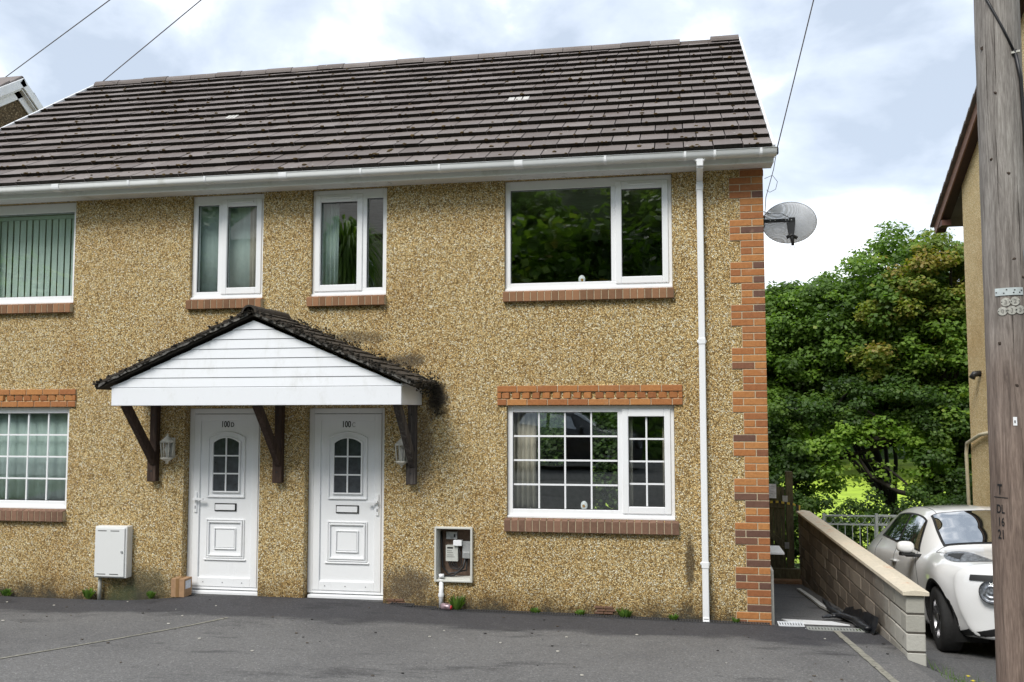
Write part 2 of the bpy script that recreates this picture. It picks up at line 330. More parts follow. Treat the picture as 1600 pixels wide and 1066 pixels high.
M_leaf3=leafmat('dark_leaf',[(0,(.030,.062,.012)),(.6,(.07,.14,.022)),(1,(.13,.21,.032))])
M_weed=leafmat('weed_leaf',[(0,(.06,.13,.02)),(1,(.16,.28,.05))])
M_bark=wood('bark',(.012,.010,.008),(.030,.025,.019),(.06,.05,.04),(8,8,2))
M_field=simple('bright_grass',(.33,.46,.035),.9,nscale=1.2,namp=.3); M_ground=simple('rough_grass',(.05,.085,.02),.95,nscale=2,namp=.5)
def paint(name,col):
    m,nt,b=mat(name); b.inputs['Base Color'].default_value=(*col,1); b.inputs['Roughness'].default_value=.28; b.inputs['Coat Weight'].default_value=1; b.inputs['Coat Roughness'].default_value=.03
    n=noise(nt,2.2,5,.6,objco(nt)); nt.links.new(ramp(nt,n.outputs['Fac'],[(.35,tuple(c*.94 for c in col)),(.65,col)]),b.inputs['Base Color']); return m
M_paint=paint('pearl_white_paint',(.87,.875,.87)); M_paintd=paint('dark_paint',(.012,.014,.018))
M_tyre=simple('tyre',(.018,.018,.018),.85,nscale=30,namp=.3,bumpd=.003); M_rim=simple('alloy',(.35,.35,.36),.3,.85); M_trim=simple('black_trim',(.015,.015,.015),.55); M_chrome=simple('chrome',(.75,.76,.78),.12,1)
M_paper=simple('paper',(.66,.68,.74),.8,nscale=15,namp=.25)

# ------------------------------------------------------------------ ground
def ss(a,b,x):
    t=np.clip((x-a)/(b-a),0,1); return t*t*(3-2*t)
def hgt(x,y):
    x=np.asarray(x,float); y=np.asarray(y,float)
    front=.015+.072*np.maximum(-y,0)
    front=front+(.03+.125*np.exp(-np.abs((x+5.25)/1.5)**4)+.03*np.exp(-((x+2.6)/1.5)**2))*np.exp(-np.maximum(-y,0)/.55)*(x<.3)
    front=np.minimum(front,.66)
    back=-.115*y
    left=np.where(y<0,front,.015+back)
    drv=np.minimum(-.354-.126*(y-.73),.66); drv=np.minimum(drv,.015+.072*np.maximum(-y,0)+np.where(y>0,-.0,0)); 
    b=np.where(y>-1.15,ss(1.03,1.13,x),ss(.85,1.6,x)); 
    z=left*(1-b)+drv*b
    # garden falls away, field, hill
    z=np.where(y>8,z-.20*(np.minimum(y,20)-8),z)
    far=-3.6+0*y; k=ss(14,24,y); z=z*(1-k)+far*k
    z=z+ss(95,260,y)*26+0*x
    hill=ss(-17,-48,y)*19; z=z+hill
    return z
def sheet(name,xs,ys,mat_,dz,kind='structure',zf=hgt,skirt=.0):
    X,Y=np.meshgrid(xs,ys); Z=zf(X,Y)+dz; V=np.stack([X,Y,Z],-1).reshape(-1,3); nx=len(xs); ny=len(ys)
    F=[(j*nx+i,j*nx+i+1,(j+1)*nx+i+1,(j+1)*nx+i) for j in range(ny-1) for i in range(nx-1)]
    me=bpy.data.meshes.new(name); me.from_pydata(V.tolist(),[],F); me.materials.append(mat_); me.polygons.foreach_set('use_smooth',[True]*len(F)); me.update()
    o=bpy.data.objects.new(name,me); COL.objects.link(o); o['kind']=kind; return o
def gl(a,b,n): return list(np.linspace(a,b,n))
gx=gl(-300,-20,15)+gl(-14,-1,27)[0:]+gl(-.9,2.2,40)+gl(2.4,6,12)+gl(8,30,12)+gl(50,300,12)
gy=gl(-60,-18,12)+gl(-16.5,-3,18)+gl(-2.8,1,39)+gl(1.2,10,30)+gl(11,26,16)+gl(30,95,12)+gl(105,320,14)
sheet('ground',gx,gy,M_ground,-.03)
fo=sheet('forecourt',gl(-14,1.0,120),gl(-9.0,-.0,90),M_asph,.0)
sheet('path',gl(.0,1.03,14),gl(.0,5.4,24),M_asph2,-.004)
sheet('driveway',gl(1.14,4.0,26),gl(-1.2,8.2,50),M_drive,-.002)
sheet('drive_apron',gl(1.0,6.0,40),gl(-9.0,-1.2,40),M_drive,-.004)
sheet('road',gl(-40,40,10),gl(-16,-9,6),M_asph2,.01)
sheet('field',gl(-30,60,20),gl(22,90,20),M_field,.05)

# ------------------------------------------------------------------ the semi-detached house
XL,XR=-10.62,0.0; YB=7.46; ZT=4.75
house=thing('semi_detached_house','pair of joined pebbledashed houses with brown tiled roof and brick corner strip','house',(-5.31,3.7,0))
OPEN=[ # x0,x1,z0,z1,depth
 (-2.765,-.942,3.50,4.734,.10),(-5.02,-4.118,3.50,4.734,.10),(-6.52,-5.607,3.50,4.734,.10),(-9.86,-8.03,3.50,4.734,.10),
 (-2.74,-.945,1.05,2.256,.10),(-9.83,-8.03,1.05,2.256,.10),(-5.054,-4.121,.10,2.238,.16),(-6.535,-5.597,.10,2.238,.16),(-3.515,-3.125,.375,.93,.14)]
def holed(mb,x0,x1,z0,z1,y,holes,flip=False):
    xs=sorted({x0,x1,*[h[0] for h in holes],*[h[1] for h in holes]}); zs=sorted({z0,z1,*[h[2] for h in holes],*[h[3] for h in holes]})
    for i in range(len(xs)-1):
        for j in range(len(zs)-1):
            cx=(xs[i]+xs[i+1])/2; cz=(zs[j]+zs[j+1])/2
            if any(h[0]<cx<h[1] and h[2]<cz<h[3] for h in holes): continue
            q=[(xs[i],y,zs[j]),(xs[i+1],y,zs[j]),(xs[i+1],y,zs[j+1]),(xs[i],y,zs[j+1])]
            mb.add(q,[(3,2,1,0) if flip else (0,1,2,3)],.5)
wall=MB(); holed(wall,XL,XR,-.3,ZT+.02,0,OPEN)
for (x0,x1,z0,z1,d) in OPEN:
    P=[(x0,z0),(x1,z0),(x1,z1),(x0,z1)]
    for i in range(4):
        a,b=P[i],P[(i+1)%4]; wall.add([(a[0],0,a[1]),(a[0],d,a[1]),(b[0],d,b[1]),(b[0],0,b[1])],[(0,1,2,3)],.5)
# side walls with gables, and the back
RY,RZ=3.73,7.70
for x in (XL,XR):
    q=[(x,0,-1.4),(x,YB,-1.4),(x,YB,ZT),(x,RY,RZ-.12),(x,0,ZT)]; wall.add(q,[tuple(range(5)) if x==XR else tuple(range(4,-1,-1))],.5)
BH=[(-3.66,-3.10,1.10,2.20),(-2.60,-2.02,.2,2.15)]
holed(wall,XL,XR,-1.4,ZT,YB,BH,True)
wo=wall.build('wall',M_dash,house)
# inside
it=MB()
def plane(mb,q,mi=0): mb.add(q,[tuple(range(len(q)))],.5,mi)
for z in (.12,2.62): plane(it,[(XL+.1,.17,z),(XR-.1,.17,z),(XR-.1,YB-.05,z),(XL+.1,YB-.05,z)],1)
for z in (2.42,4.73): plane(it,[(XL+.1,.17,z),(XL+.1,YB-.05,z),(XR-.1,YB-.05,z),(XR-.1,.17,z)],0)
holed(it,XL+.1,XR-.1,.12,4.73,YB-.06,BH)
for x in (XL+.1,-7.3,-5.35,-5.25,-3.95,-3.85,XR-.1): plane(it,[(x,.17,.12),(x,YB-.06,.12),(x,YB-.06,4.73),(x,.17,4.73)])
plane(it,[(-3.85,3.4,2.62),(-.1,3.4,2.62),(-.1,3.4,4.73),(-3.85,3.4,4.73)],1)
plane(it,[(-3.95,2.0,.12),(-5.25,2.0,.12),(-5.25,2.0,4.73),(-3.95,2.0,4.73)],1)
it.build('interior',[M_int,M_intdark],house)
# quoin: individual bricks
q=MB()
def brick(mb,x0,x1,z0,z1,y0=-.010,y1=.09,rnd=None): 
    g=.0045; mb.box(x0+g,x1-g,y0,y1,z0+g,z1-g,rnd)
W1,W2=-.347,-.238
z=4.65+.075; 
brick(q,W2,.010,z-.0,z+.02); q.box(W2+.005,.010,-.010,.09,4.655,4.725,.35)
rows=[]
n=0
for g in range(11):
    top=4.65-.45*g
    for r in range(6):
        z1=top-.075*r; z0=z1-.075
        if z0<-.10: break
        rr=lambda: random.choice([random.uniform(.25,1)]*5+[random.uniform(0,.2)]*1) if z0>1.2 else random.choice([random.uniform(.2,1)]*5+[random.uniform(0,.2)]*5)
        if r in(0,2): brick(q,W1,-.115,z0,z1,rnd=rr()); brick(q,-.115,.008,z0,z1,rnd=rr())
        elif r==1: brick(q,W1,-.235,z0,z1,rnd=rr()); brick(q,-.235,.008,z0,z1,rnd=rr())
        elif r in(3,5): brick(q,W2,.008,z0,z1,rnd=rr())
        else: brick(q,W2,-.118,z0,z1,rnd=rr()); brick(q,-.118,.008,z0,z1,rnd=rr())
qo=q.build('brick_quoin',M_brick,house,bevel=.004)
mt=MB()
for g in range(11):
    t=4.65-.45*g; b=max(t-.225,-.1); mt.box(W1,.004,-.005,.05,b+.0005,t,.5)
    if t-.45>-.1: mt.box(W2,.004,-.005,.05,t-.4495,t-.2255,.5)
mt.box(W2,.004,-.005,.05,4.6505,4.74,.5)
mt.build('mortar',M_mortar,qo)
# brick sills (bricks on edge)
def sill(x0,x1,z0,z1,m,y0=-.055):
    mb=MB(); n=round((x1-x0)/.0765); dw=(x1-x0)/n
    for i in range(n):
        a=x0+i*dw+.004; b=x0+(i+1)*dw-.004; t=random.random()
        P=[(y0,z0),(.03,z0),(.03,z1+.012),(y0,z1-.008)]
        mb.prism([(p[0],p[1]) for p in P],'x',a,b,t)
    o=mb.build('brick_sill',m,house,bevel=.003)
    k=MB(); k.box(x0+.002,x1-.002,y0+.006,.02,z0+.004,z1-.013,.5); k.build('mortar',M_mortar,o); return o
for x0,x1 in ((-2.775,-.93),(-5.045,-4.115),(-6.535,-5.59),(-9.88,-8.025)): sill(x0,x1,3.385,3.497,M_sill2)
sill(-2.76,-.908,.915,1.045,M_sillbrick); sill(-9.85,-8.03,.915,1.045,M_sillbrick)
def lintel(x0,x1,z0):
    mb=MB(); c=.0725; n=round((x1-x0)/.2275); dw=(x1-x0)/n
    for row,off in ((0,.5),(2,.0)):
        xs=[x0]+[x0+(i+off)*dw for i in range(1 if off==0 else 0,n+1) if x0+.03<x0+(i+off)*dw<x1-.03]+[x1]
        for a,b in zip(xs[:-1],xs[1:]): brick(mb,a,b,z0+row*c,z0+(row+1)*c,-.022,.05,random.uniform(.25,1))
    m=17; dw=(x1-x0-.1)/m
    brick(mb,x0,x0+.05,z0+c,z0+2*c,-.022,.05,.5); brick(mb,x1-.05,x1,z0+c,z0+2*c,-.022,.05,.5)
    for i in range(m):
        a=x0+.05+i*dw
        ang=R(16 if i>m/2 else -16); cxx=a+dw*.5
        mb.obox((cxx,.022,z0+1.5*c),(dw*.37*math.cos(ang),dw*.37*math.sin(ang),0),(-.043*math.sin(ang),.043*math.cos(ang),0),(0,0,c/2-.005),random.uniform(.3,1))
    o=mb.build('brick_lintel',M_brick,house,bevel=.003)
    k=MB(); k.box(x0+.003,x1-.003,-.014,.03,z0+.003,z0+c,.5); k.box(x0+.003,x1-.003,-.014,.03,z0+2*c,z0+3*c-.003,.5); k.box(x0+.003,x1-.003,.02,.03,z0+c,z0+2*c,.5)
    k.build('mortar',M_mortar,o)
lintel(-2.843,-.853,2.256); lintel(-9.93,-7.94,2.256)
# windows
def frame_ring(mb,x0,x1,z0,z1,t,y0,y1,tb=None,tt=None):
    tb=tb or t; tt=tt or t
    mb.box(x0,x0+t,y0,y1,z0,z1); mb.box(x1-t,x1,y0,y1,z0,z1)
    mb.box(x0+t,x1-t,y0,y1,z0,z0+tb); mb.box(x0+t,x1-t,y0,y1,z1-tt,z1)
def window(x0,x1,z0,z1,split,sash_right,label,topbar=.07,grid=None,vent=True):
    Y=.045
    fr=MB(); frame_ring(fr,x0+.002,x1-.002,z0+.03,z1-.002,.058,Y,Y+.07,tb=.065,tt=topbar)
    wd=fr.build('window',M_white,house,bevel=.004); wd['label']=label
    sb=MB(); sb.box(x0+.002,x1-.002,Y-.028,Y+.075,z0+.003,z0+.0295); sb.build('cill',M_white,wd,bevel=.004)
    mu=MB(); mu.box(split-.03,split+.03,Y+.001,Y+.069,z0+.095,z1-topbar-.002); mu.build('mullion',M_white,wd,bevel=.003)
    # opening sash
    if sash_right: sx0,sx1,fx0,fx1=split+.018,x1-.040,x0+.060,split-.030
    else: sx0,sx1,fx0,fx1=x0+.030,split-.018,split+.030,x1-.060
    sz0,sz1=z0+.062,z1-(.035 if topbar<.09 else .056)
    s=MB(); frame_ring(s,sx0,sx1,sz0,sz1,.066,Y-.014,Y+.055,tb=.075,tt=.085); so_=s.build('sash',M_white,wd,bevel=.006)
    g=MB(); g.box(sx0+.060,sx1-.060,Y+.028,Y+.034,sz0+.068,sz1-.078); g.box(fx0-.004,fx1+.004,Y+.034,Y+.040,z0+.092,z1-topbar+.004)
    g.build('pane',M_glass,wd)
    k=MB(); frame_ring(k,sx0+.064,sx1-.064,sz0+.073,sz1-.083,.006,Y+.012,Y+.026); frame_ring(k,fx0-.003,fx1+.003,z0+.094,z1-topbar+.003,.007,Y+.016,Y+.030); k.build('rubber_seal',M_seal,wd)
    if vent:
        v=MB(); c=(sx0+sx1)/2; v.box(c-.15,c+.15,Y-.032,Y-.015,sz1-.050,sz1-.028); v.build('trickle_vent',M_white,wd,bevel=.004)
    if grid:
        b=MB()
        for (a0,a1,b0,b1,nx,nz) in ((fx0,fx1,z0+.095,z1-topbar,grid[0],4),(sx0+.066,sx1-.066,sz0+.075,sz1-.085,grid[1],4)):
            yb=Y+.022
            for i in range(1,nx): xx=a0+(a1-a0)*i/nx; b.box(xx-.009,xx+.009,yb,yb+.012,b0,b1)
            for j in range(1,nz): zz=b0+(b1-b0)*j/nz; b.box(a0,a1,yb+.001,yb+.011,zz-.009,zz+.009)
        b.build('glazing_bars',M_bar,wd)
    return wd
wd4=window(-2.765,-.942,3.50,4.734,-1.565,True,'upper window over the barred window with dark green reflections',topbar=.10)
wd3=window(-5.02,-4.118,3.50,4.734,-4.40,False,'narrow upper window right of the pair over the porch',topbar=.11)
wd2=window(-6.52,-5.607,3.50,4.734,-6.165,True,'narrow upper window left of the pair over the porch',topbar=.11)
wd1=window(-9.86,-8.03,3.50,4.734,-9.23,False,'upper window at the left edge with pale vertical blinds',topbar=.115,vent=False)
wv4=window(-2.74,-.945,1.05,2.256,-1.513,True,'lower window with white glazing bars right of the porch',topbar=.07,grid=(4,2),vent=False)
wv1=window(-9.83,-8.03,1.05,2.256,-9.20,False,'lower window with white glazing bars at the left edge',topbar=.07,grid=(4,2),vent=False)
# head strip of render-coloured trim above upper windows is hidden by soffit; curtains and blinds
def drape(name,parent,x0,x1,z0,z1,y,m,wl=.06,amp=.015,label=None):
    n=max(8,int((x1-x0)/wl*6)); vs=[];fs=[]
    for i in range(n+1):
        x=x0+(x1-x0)*i/n; yy=y+amp*math.sin(2*PI*(x-x0)/wl+1.3*math.sin(7*x)); vs+=[(x,yy,z0),(x+.01*math.sin(9*x),yy+.3*amp,z1)]
    for i in range(n): fs.append((2*i,2*i+2,2*i+3,2*i+1))
    b=MB(); b.add(vs,fs,.5,0,True); o=b.build(name,m,parent); s=o.modifiers.new('thick','SOLIDIFY'); s.thickness=.003; return o
bl=MB()
for i in range(19):
    x=-9.78+i*.089; a=R(-8)+R(5)*math.sin(i*2.1); bl.obox((x,.17,4.05),(.0395*math.cos(a),.0395*math.sin(a),0),(-.0008*math.sin(a),.0008*math.cos(a),0),(0,0,.52),random.random())
bl.box(-9.8,-8.06,.15,.19,4.575,4.61); bl.build('vertical_blind',M_blind,wd1)
drape('net_curtain',wv1,-9.8,-8.06,1.14,2.2,.16,M_net,.13,.006)
drape('curtain',wd2,-6.48,-5.66,3.55,4.66,.15,M_net,.22,.008)
drape('curtain',wd2,-5.84,-5.63,3.55,4.66,.135,M_curt,.06,.012)
drape('curtain',wd3,-4.99,-4.76,3.55,4.66,.15,M_net,.05,.01)
drape('curtain',wv4,-2.70,-2.44,1.1,2.2,.17,M_curt,.065,.018)
drape('curtain',wv4,-1.07,-.97,1.1,2.2,.17,M_curt,.05,.014)
drape('curtain',wv4,-1.44,-1.39,1.1,2.2,.17,M_curt,.05,.01)
# doors
def arch(x0,x1,z0,z1,rise,n=14):
    c=(x0+x1)/2; hw=(x1-x0)/2; Rr=(hw*hw+rise*rise)/(2*rise); zc=z1-Rr; a=math.asin(hw/Rr)
    return [(x0,z0),(x1,z0)]+[(c+Rr*math.sin(a-2*a*i/n),zc+Rr*math.cos(a-2*a*i/n)) for i in range(n+1)]
def ring(mb,pin,pout,y0,y1):
    n=len(pin); vs=[(p[0],y0,p[1]) for p in pin]+[(p[0],y0,p[1]) for p in pout]+[(p[0],y1,p[1]) for p in pin]+[(p[0],y1,p[1]) for p in pout]
    fs=[]
    for i in range(n):
        j=(i+1)%n; fs+=[(i,j,n+j,n+i)[::-1],(n+i,n+j,3*n+j,3*n+i)[::-1],(j,i,2*n+i,2*n+j)[::-1]]
    mb.add(vs,fs,.5)
def door(x0,x1,hl,num,label):
    z0,z1=.165,2.238; Y=.10
    fr=MB(); frame_ring(fr,x0+.002,x1-.002,z0,z1-.002,.062,Y,Y+.06,tb=.03)
    dr=fr.build('door',M_white,house,bevel=.005); dr['label']=label
    lx0,lx1=x0+.066,x1-.066; lz0,lz1=z0+.034,z1-.068
    lf=MB(); lf.box(lx0,lx1,Y+.012,Y+.05,lz0,lz1)
    frame_ring(lf,lx0+.001,lx1-.001,lz0+.001,lz1-.001,.078,Y-.008,Y+.0115,tb=.10)
    # mouldings
    c=(x0+x1)/2
    gx0,gx1,gz0,gz1=c-.158,c+.158,1.285,1.895
    pin=arch(gx0,gx1,gz0,gz1,.055); pm=arch(gx0-.018,gx1+.018,gz0-.018,gz1+.018,.058); po=arch(gx0-.075,gx1+.075,gz0-.075,gz1+.075,.07); pq=arch(gx0-.06,gx1+.06,gz0-.06,gz1+.06,.068)
    ring(lf,pin,pm,Y-.012,Y+.0115); ring(lf,pq,po,Y-.006,Y+.0115)
    for k,(a,d) in enumerate(((.24,.012),(.205,.006),(.125,.010),(.11,.016))):
        pass
    pc=(.52+.965)/2; 
    frame_ring(lf,c-.238,c+.238,.52,.965,.016,Y-.002,Y+.0115); frame_ring(lf,c-.215,c+.215,.543,.942,.020,Y-.008,Y+.0115)
    frame_ring(lf,c-.135,c+.135,.62,.865,.014,Y-.004,Y+.0115); lf.box(c-.115,c+.115,Y+.004,Y+.0115,.64,.845)
    lf.box(c-.26,c+.26,Y-.004,Y+.0115,.495,.512)
    le=lf.build('leaf',M_white,dr,bevel=.004)
    gp=MB(); gp.prism(pin,'y',Y+.002,Y+.010); gp.build('glass',M_frost,dr)
    bb=MB(); bb.box(c-.008,c+.008,Y-.008,Y+.001,gz0,gz1)
    for zz in (gz0+.20,gz0+.405): bb.box(gx0,gx1,Y-.007,Y+.0005,zz-.008,zz+.008)
    bb.build('glazing_bars',M_bar,dr)
    lb=MB(); lb.box(c-.135,c+.135,Y+.001,Y+.0118,1.055,1.145,mi=1); lb.box(c-.122,c+.122,Y-.010,Y+.0005,1.068,1.132); lb.build('letter_box',[M_white,M_blk],dr,bevel=.003)
    hx=lx0+.04 if hl else lx1-.04; s=1 if hl else -1
    hb=MB(); hb.box(hx-.016,hx+.016,Y-.022,Y-.0085,1.04,1.27); hb.box(hx-.008,hx+.008,Y-.05,Y-.022,1.185,1.205); hb.box(min(hx-s*.012,hx+s*.115),max(hx-s*.012,hx+s*.115),Y-.06,Y-.045,1.183,1.207); hb.box(hx-.005,hx+.005,Y-.0235,Y-.022,1.08,1.115,mi=1)
    hb.build('handle',[M_white,M_blk],dr,bevel=.004)
    for i in range(3): sc=MB(); sc.lathe([(.0001,.0),(.006,.0),(.006,-.004)],(lx0+.15+i*.24,Y-.0125,lz0+.05),'y',8,sm=False); sc.build('screw_cap',M_rim,dr)
    th=MB(); th.box(x0+.03,x1-.002,Y-.05,Y+.05,z0-.045,z0-.012); th.build('threshold',M_metal if 0 else M_white,dr,bevel=.003)
    tx=MB(); tx.box(x0+.02,x1+.0,-.01,.12,.02,z0-.047); tx.build('step',M_asph2,dr)
    return dr,c
rot90=Matrix.Rotation(PI/2,3,'X').to_quaternion()
d1,c1=door(-6.535,-5.597,True,'100D','left front door with its handle on the left side'); d2,c2=door(-5.054,-4.121,False,'100','right front door with its handle on the right side')
text('100',.098,M_trim,'door_number',d1,(c1-.025,.110,2.020),rot90,sx=.75); text('D',.075,M_trim,'door_number',d1,(c1+.062,.110,2.022),rot90,sx=.8)
text('100',.098,M_trim,'door_number',d2,(c2-.025,.110,2.020),rot90,sx=.75)
M_faded=simple('faded_number',(.50,.50,.50),.6); text('C',.075,M_faded,'door_number',d2,(c2+.062,.110,2.022),rot90,sx=.8)
# beige painted reveals strips beside doors
# eaves: soffit, fascia, gutter
ev=MB(); ev.box(XL-.09,XR+.095,-.21,.02,ZT-.012,ZT+.0); ev.box(XL-.09,XR+.095,-.228,-.2105,ZT-.020,ZT+.115)
ev.box(XR+.012,XR+.0945,-.2095,.05,ZT+.001,ZT+.11)
fa=ev.build('fascia',M_gutter,house,bevel=.003)
gu=MB()
def gut(x0,x1,zc=4.846,yc=-.290,r=.056):
    n=10; vs=[];fs=[]
    prof=[(yc-r-.006,zc+.004),(yc-r,zc+.004)]+[(yc-r*math.copysign(abs(math.cos(PI*i/n))**.55,math.cos(PI*i/n)),zc-.066*math.sin(PI*i/n)**.55) for i in range(n+1)]
    m=len(prof)
    for x in (x0,x1):
        for (y,z) in prof: vs.append((x,y,z))
    fs=[(i,i+1,m+i+1,m+i) for i in range(m-1)]
    gu.add(vs,fs,.5,0,True)
    gu.add([(x1,y,z) for y,z in prof[1:]],[tuple(range(m-1))],.5)
gut(XL-.1,XR+.115); g_o=gu.build('gutter',M_gutter,house); sm_=g_o.modifiers.new('t','SOLIDIFY'); sm_.thickness=.004
for x in (-9.9,-9.0,-8.04,-7.1,-6.15,-5.21,-4.3,-3.41,-2.54,-1.62,-.80,-.50,-.04):
    gb=MB(); n=10; w=.012 if x not in(-8.04,-5.21,-2.54) else .045
    sc_=lambda v:math.copysign(abs(v)**.55,v)
    P=[(-.290-.063*sc_(math.cos(PI*i/n)),4.850-.074*math.sin(PI*i/n)**.55) for i in range(n+1)]; Q=[(-.290-.057*sc_(math.cos(PI*i/n)),4.850-.067*math.sin(PI*i/n)**.55) for i in range(n+1)]
    for i in range(n):
        a,b,c,d=P[i],P[i+1],Q[i+1],Q[i]
        gb.prism([a,b,c,d],'x',x-w,x+w,.5)
    gb.build('gutter_bracket',M_white,g_o)
cl=MB(); cl.box(XR+.1155,XR+.135,-.30,-.25,4.80,4.86); cl.build('end_clip',M_blk,g_o)
# downpipe
dp=MB(); dx=-.650
dp.box(dx-.034,dx+.034,-.325,-.255,4.70,4.785)
dp.add([(dx-.1,-.30,4.82),(dx+.1,-.30,4.82),(dx+.034,-.326,4.75),(dx-.034,-.326,4.75),(dx-.1,-.235,4.82),(dx+.1,-.235,4.82),(dx+.034,-.255,4.75),(dx-.034,-.255,4.75)],[(0,3,2,1),(4,5,6,7),(0,4,7,3),(1,2,6,5)],.5)
dp.obox((dx,-.175,4.675),(.033,0,0),(0,.125,-.045),(0,.010,.034))
dp.box(dx-.033,dx+.033,-.085,-.018,.07,4.66)
for z_ in (4.55,2.92,.62): dp.box(dx-.038,dx+.038,-.090,-.013,z_-.035,z_+.035)
dp.box(dx-.05,dx+.05,-.03,-.002,2.905,2.935); dp.box(dx-.05,dx+.05,-.03,-.002,.61,.64)
dp.obox((dx,-.062,.06),(.033,0,0),(0,.034,-.012),(0,.012,.034)); 
dpo=dp.build('downpipe',M_white,house,bevel=.007)
k=MB(); k.box(dx-.024,dx+.024,-.094,-.089,.045,.085); k.build('pipe_mouth',M_dark,dpo)
# roof
sl_=math.atan2(RZ+.10-4.885,RY+.27); ca,sa=math.cos(sl_),math.sin(sl_); EY,EZ=-.262,4.865
length=(RY-EY)/ca; NC=16; gg=length/NC
tl=MB(); TW=.300
x_l,x_r=XL-.075,XR+.078
for i in range(NC):
    s0=i*gg-.0; s1=min(s0+gg+.05,length)
    off=(TW/2 if i%2 else 0)+random.uniform(-.01,.01); x=x_r+off
    while x>x_l:
        a,b=max(x-TW,x_l),min(x,x_r); x-=TW
        if b-a<.02: continue
        j=random.uniform(-.002,.002); sj=random.uniform(-.003,.003); tz0=.062+j+random.uniform(-.003,.003); tz1=.012+j; th=.050
        def P(xx,s,h): return (xx,EY+s*ca-h*sa,EZ+s*sa+h*ca)
        g=.006
        V=[P(a+g,s0+sj+.012,tz0-th),P(b-g,s0+sj+.012,tz0-th+.001),P(b-g,s1,tz1-.03),P(a+g,s1,tz1-.03),P(a+g,s0+sj,tz0),P(b-g,s0+sj,tz0+random.uniform(-.002,.003)),P(b-g,s1,tz1),P(a+g,s1,tz1)]
        rn=random.random(); bb=len(tl.v)
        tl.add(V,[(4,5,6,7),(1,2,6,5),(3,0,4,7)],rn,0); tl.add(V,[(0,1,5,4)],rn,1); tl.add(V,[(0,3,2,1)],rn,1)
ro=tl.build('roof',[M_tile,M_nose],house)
un=MB()
def P2(xx,s,h): return (xx,EY+s*ca-h*sa,EZ+s*sa+h*ca)
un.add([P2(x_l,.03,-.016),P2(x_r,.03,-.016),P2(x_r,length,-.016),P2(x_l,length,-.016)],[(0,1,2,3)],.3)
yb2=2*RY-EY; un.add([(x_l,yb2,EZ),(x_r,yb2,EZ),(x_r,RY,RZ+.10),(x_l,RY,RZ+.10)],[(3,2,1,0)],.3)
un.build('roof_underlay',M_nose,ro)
# roof moss
ms=MB()
for _ in range(620):
    i=int((random.random()**1.3)*NC); s_=i*gg+random.choice([-.008,random.uniform(0,gg)]) ; x=random.uniform(x_l+.05,x_r-.05)
    if s_>i*gg: x=x_r-round((x_r-x)/TW*2)/2*TW+random.uniform(-.006,.006)
    r=random.uniform(.008,.024); p=P2(x,s_,.064-.14*(s_-i*gg)); ms.blob(p,r*1.3,r,r*.6,random.random()**1.5)
tag(ms.build('moss',M_moss,ro),kind='stuff')
# ridge tiles
def half(mb,x0,x1,yc,zc,r,n=8,rn=None):
    vs=[];fs=[]
    for x in (x0,x1):
        for rr in (r,r-.018):
            for i in range(n+1):
                a=PI*i/n; vs.append((x,yc-rr*math.cos(a),zc+rr*math.sin(a)))
    m=n+1
    for i in range(n): fs+=[(i,i+1,2*m+i+1,2*m+i)[::-1]]
    for i in range(n): fs+=[(i,i+1,m+i+1,m+i),(2*m+i,2*m+i+1,3*m+i+1,3*m+i)[::-1]]
    mb.add(vs,fs,rn)
rd=MB(); x=x_l; RR=.11
while x<x_r-.1:
    nx_=min(x+.45,x_r)
    if not (-.80<(x+nx_)/2<-.34): half(rd,x+.004,(nx_-.004),RY,RZ+.055+random.uniform(-.006,.006),RR)
    x=nx_ if not (x<-.78<nx_) else nx_
rd.box(x_l,x_r,RY-.03,RY+.03,RZ+.05,RZ+.12); rd.build('ridge_tiles',M_tile,ro)
# verge trims
for xx in (x_r,x_l-.03):
    vg=MB(); 
    for y0,z0,y1,z1 in ((EY-.01,EZ,RY,RZ+.10),(2*RY-EY,EZ,RY,RZ+.10)):
        L_=math.hypot(y1-y0,z1-z0); d=Vector((0,(y1-y0)/L_,(z1-z0)/L_)); nrm=Vector((0,-d.z,d.y)) if d.y>0 else Vector((0,d.z,-d.y))
        vg.obox(Vector((xx+.015,(y0+y1)/2,(z0+z1)/2))+nrm*(-.035),(.014,0,0),d*(L_/2),nrm*.075)
    vg.build('verge_trim',M_white,ro,bevel=.005)
# white slot vents
for (a,b,s_) in ((-3.05,-2.76,2.4),(-7.03,-6.87,2.3)):
    i=int(s_/gg); vn=MB(); m=3
    for k in range(m):
        xx=a+(b-a)*(k+.5)/m; vn.obox(P2(xx,(i+.5)*gg,.045),((b-a)/m*.40,0,0),Vector((0,ca,sa))*.075,Vector((0,-sa,ca))*.004)
    vn.build('roof_vent',simple('vent_slot',(.50,.48,.44),.6),ro)
# porch canopy (fixed to the house)
PX=-5.33; PY=-.70
pb=MB(); pb.box(-6.968,-3.692,PY,PY+.02,2.266,2.458); pb.box(-3.712,-3.692,PY+.0205,-.001,2.266,2.49); pb.box(-6.968,-6.948,PY+.0205,-.001,2.266,2.49)
pb.box(-6.94,-3.72,PY+.03,-.002,2.275,2.30)
porch=pb.build('porch_canopy',M_clad,house,bevel=.004)
gbm=MB(); nb=7; gz0,gz1=2.4585,3.165
for i in range(nb):
    a=gz0+(gz1-gz0)*i/nb; b=gz0+(gz1-gz0)*(i+1)/nb
    hw=lambda z:(1-(z-gz0)/(gz1-gz0))*1.66
    h0,h1=hw(a),hw(b); yy=PY+.012
    gbm.add([(PX-h0,yy-.008,a+.006),(PX+h0,yy-.008,a+.006),(PX+h1,yy-.001,b),(PX-h1,yy-.001,b),(PX-h0,yy+.02,a),(PX+h0,yy+.02,a)],[(0,1,2,3),(4,5,1,0)],.5)
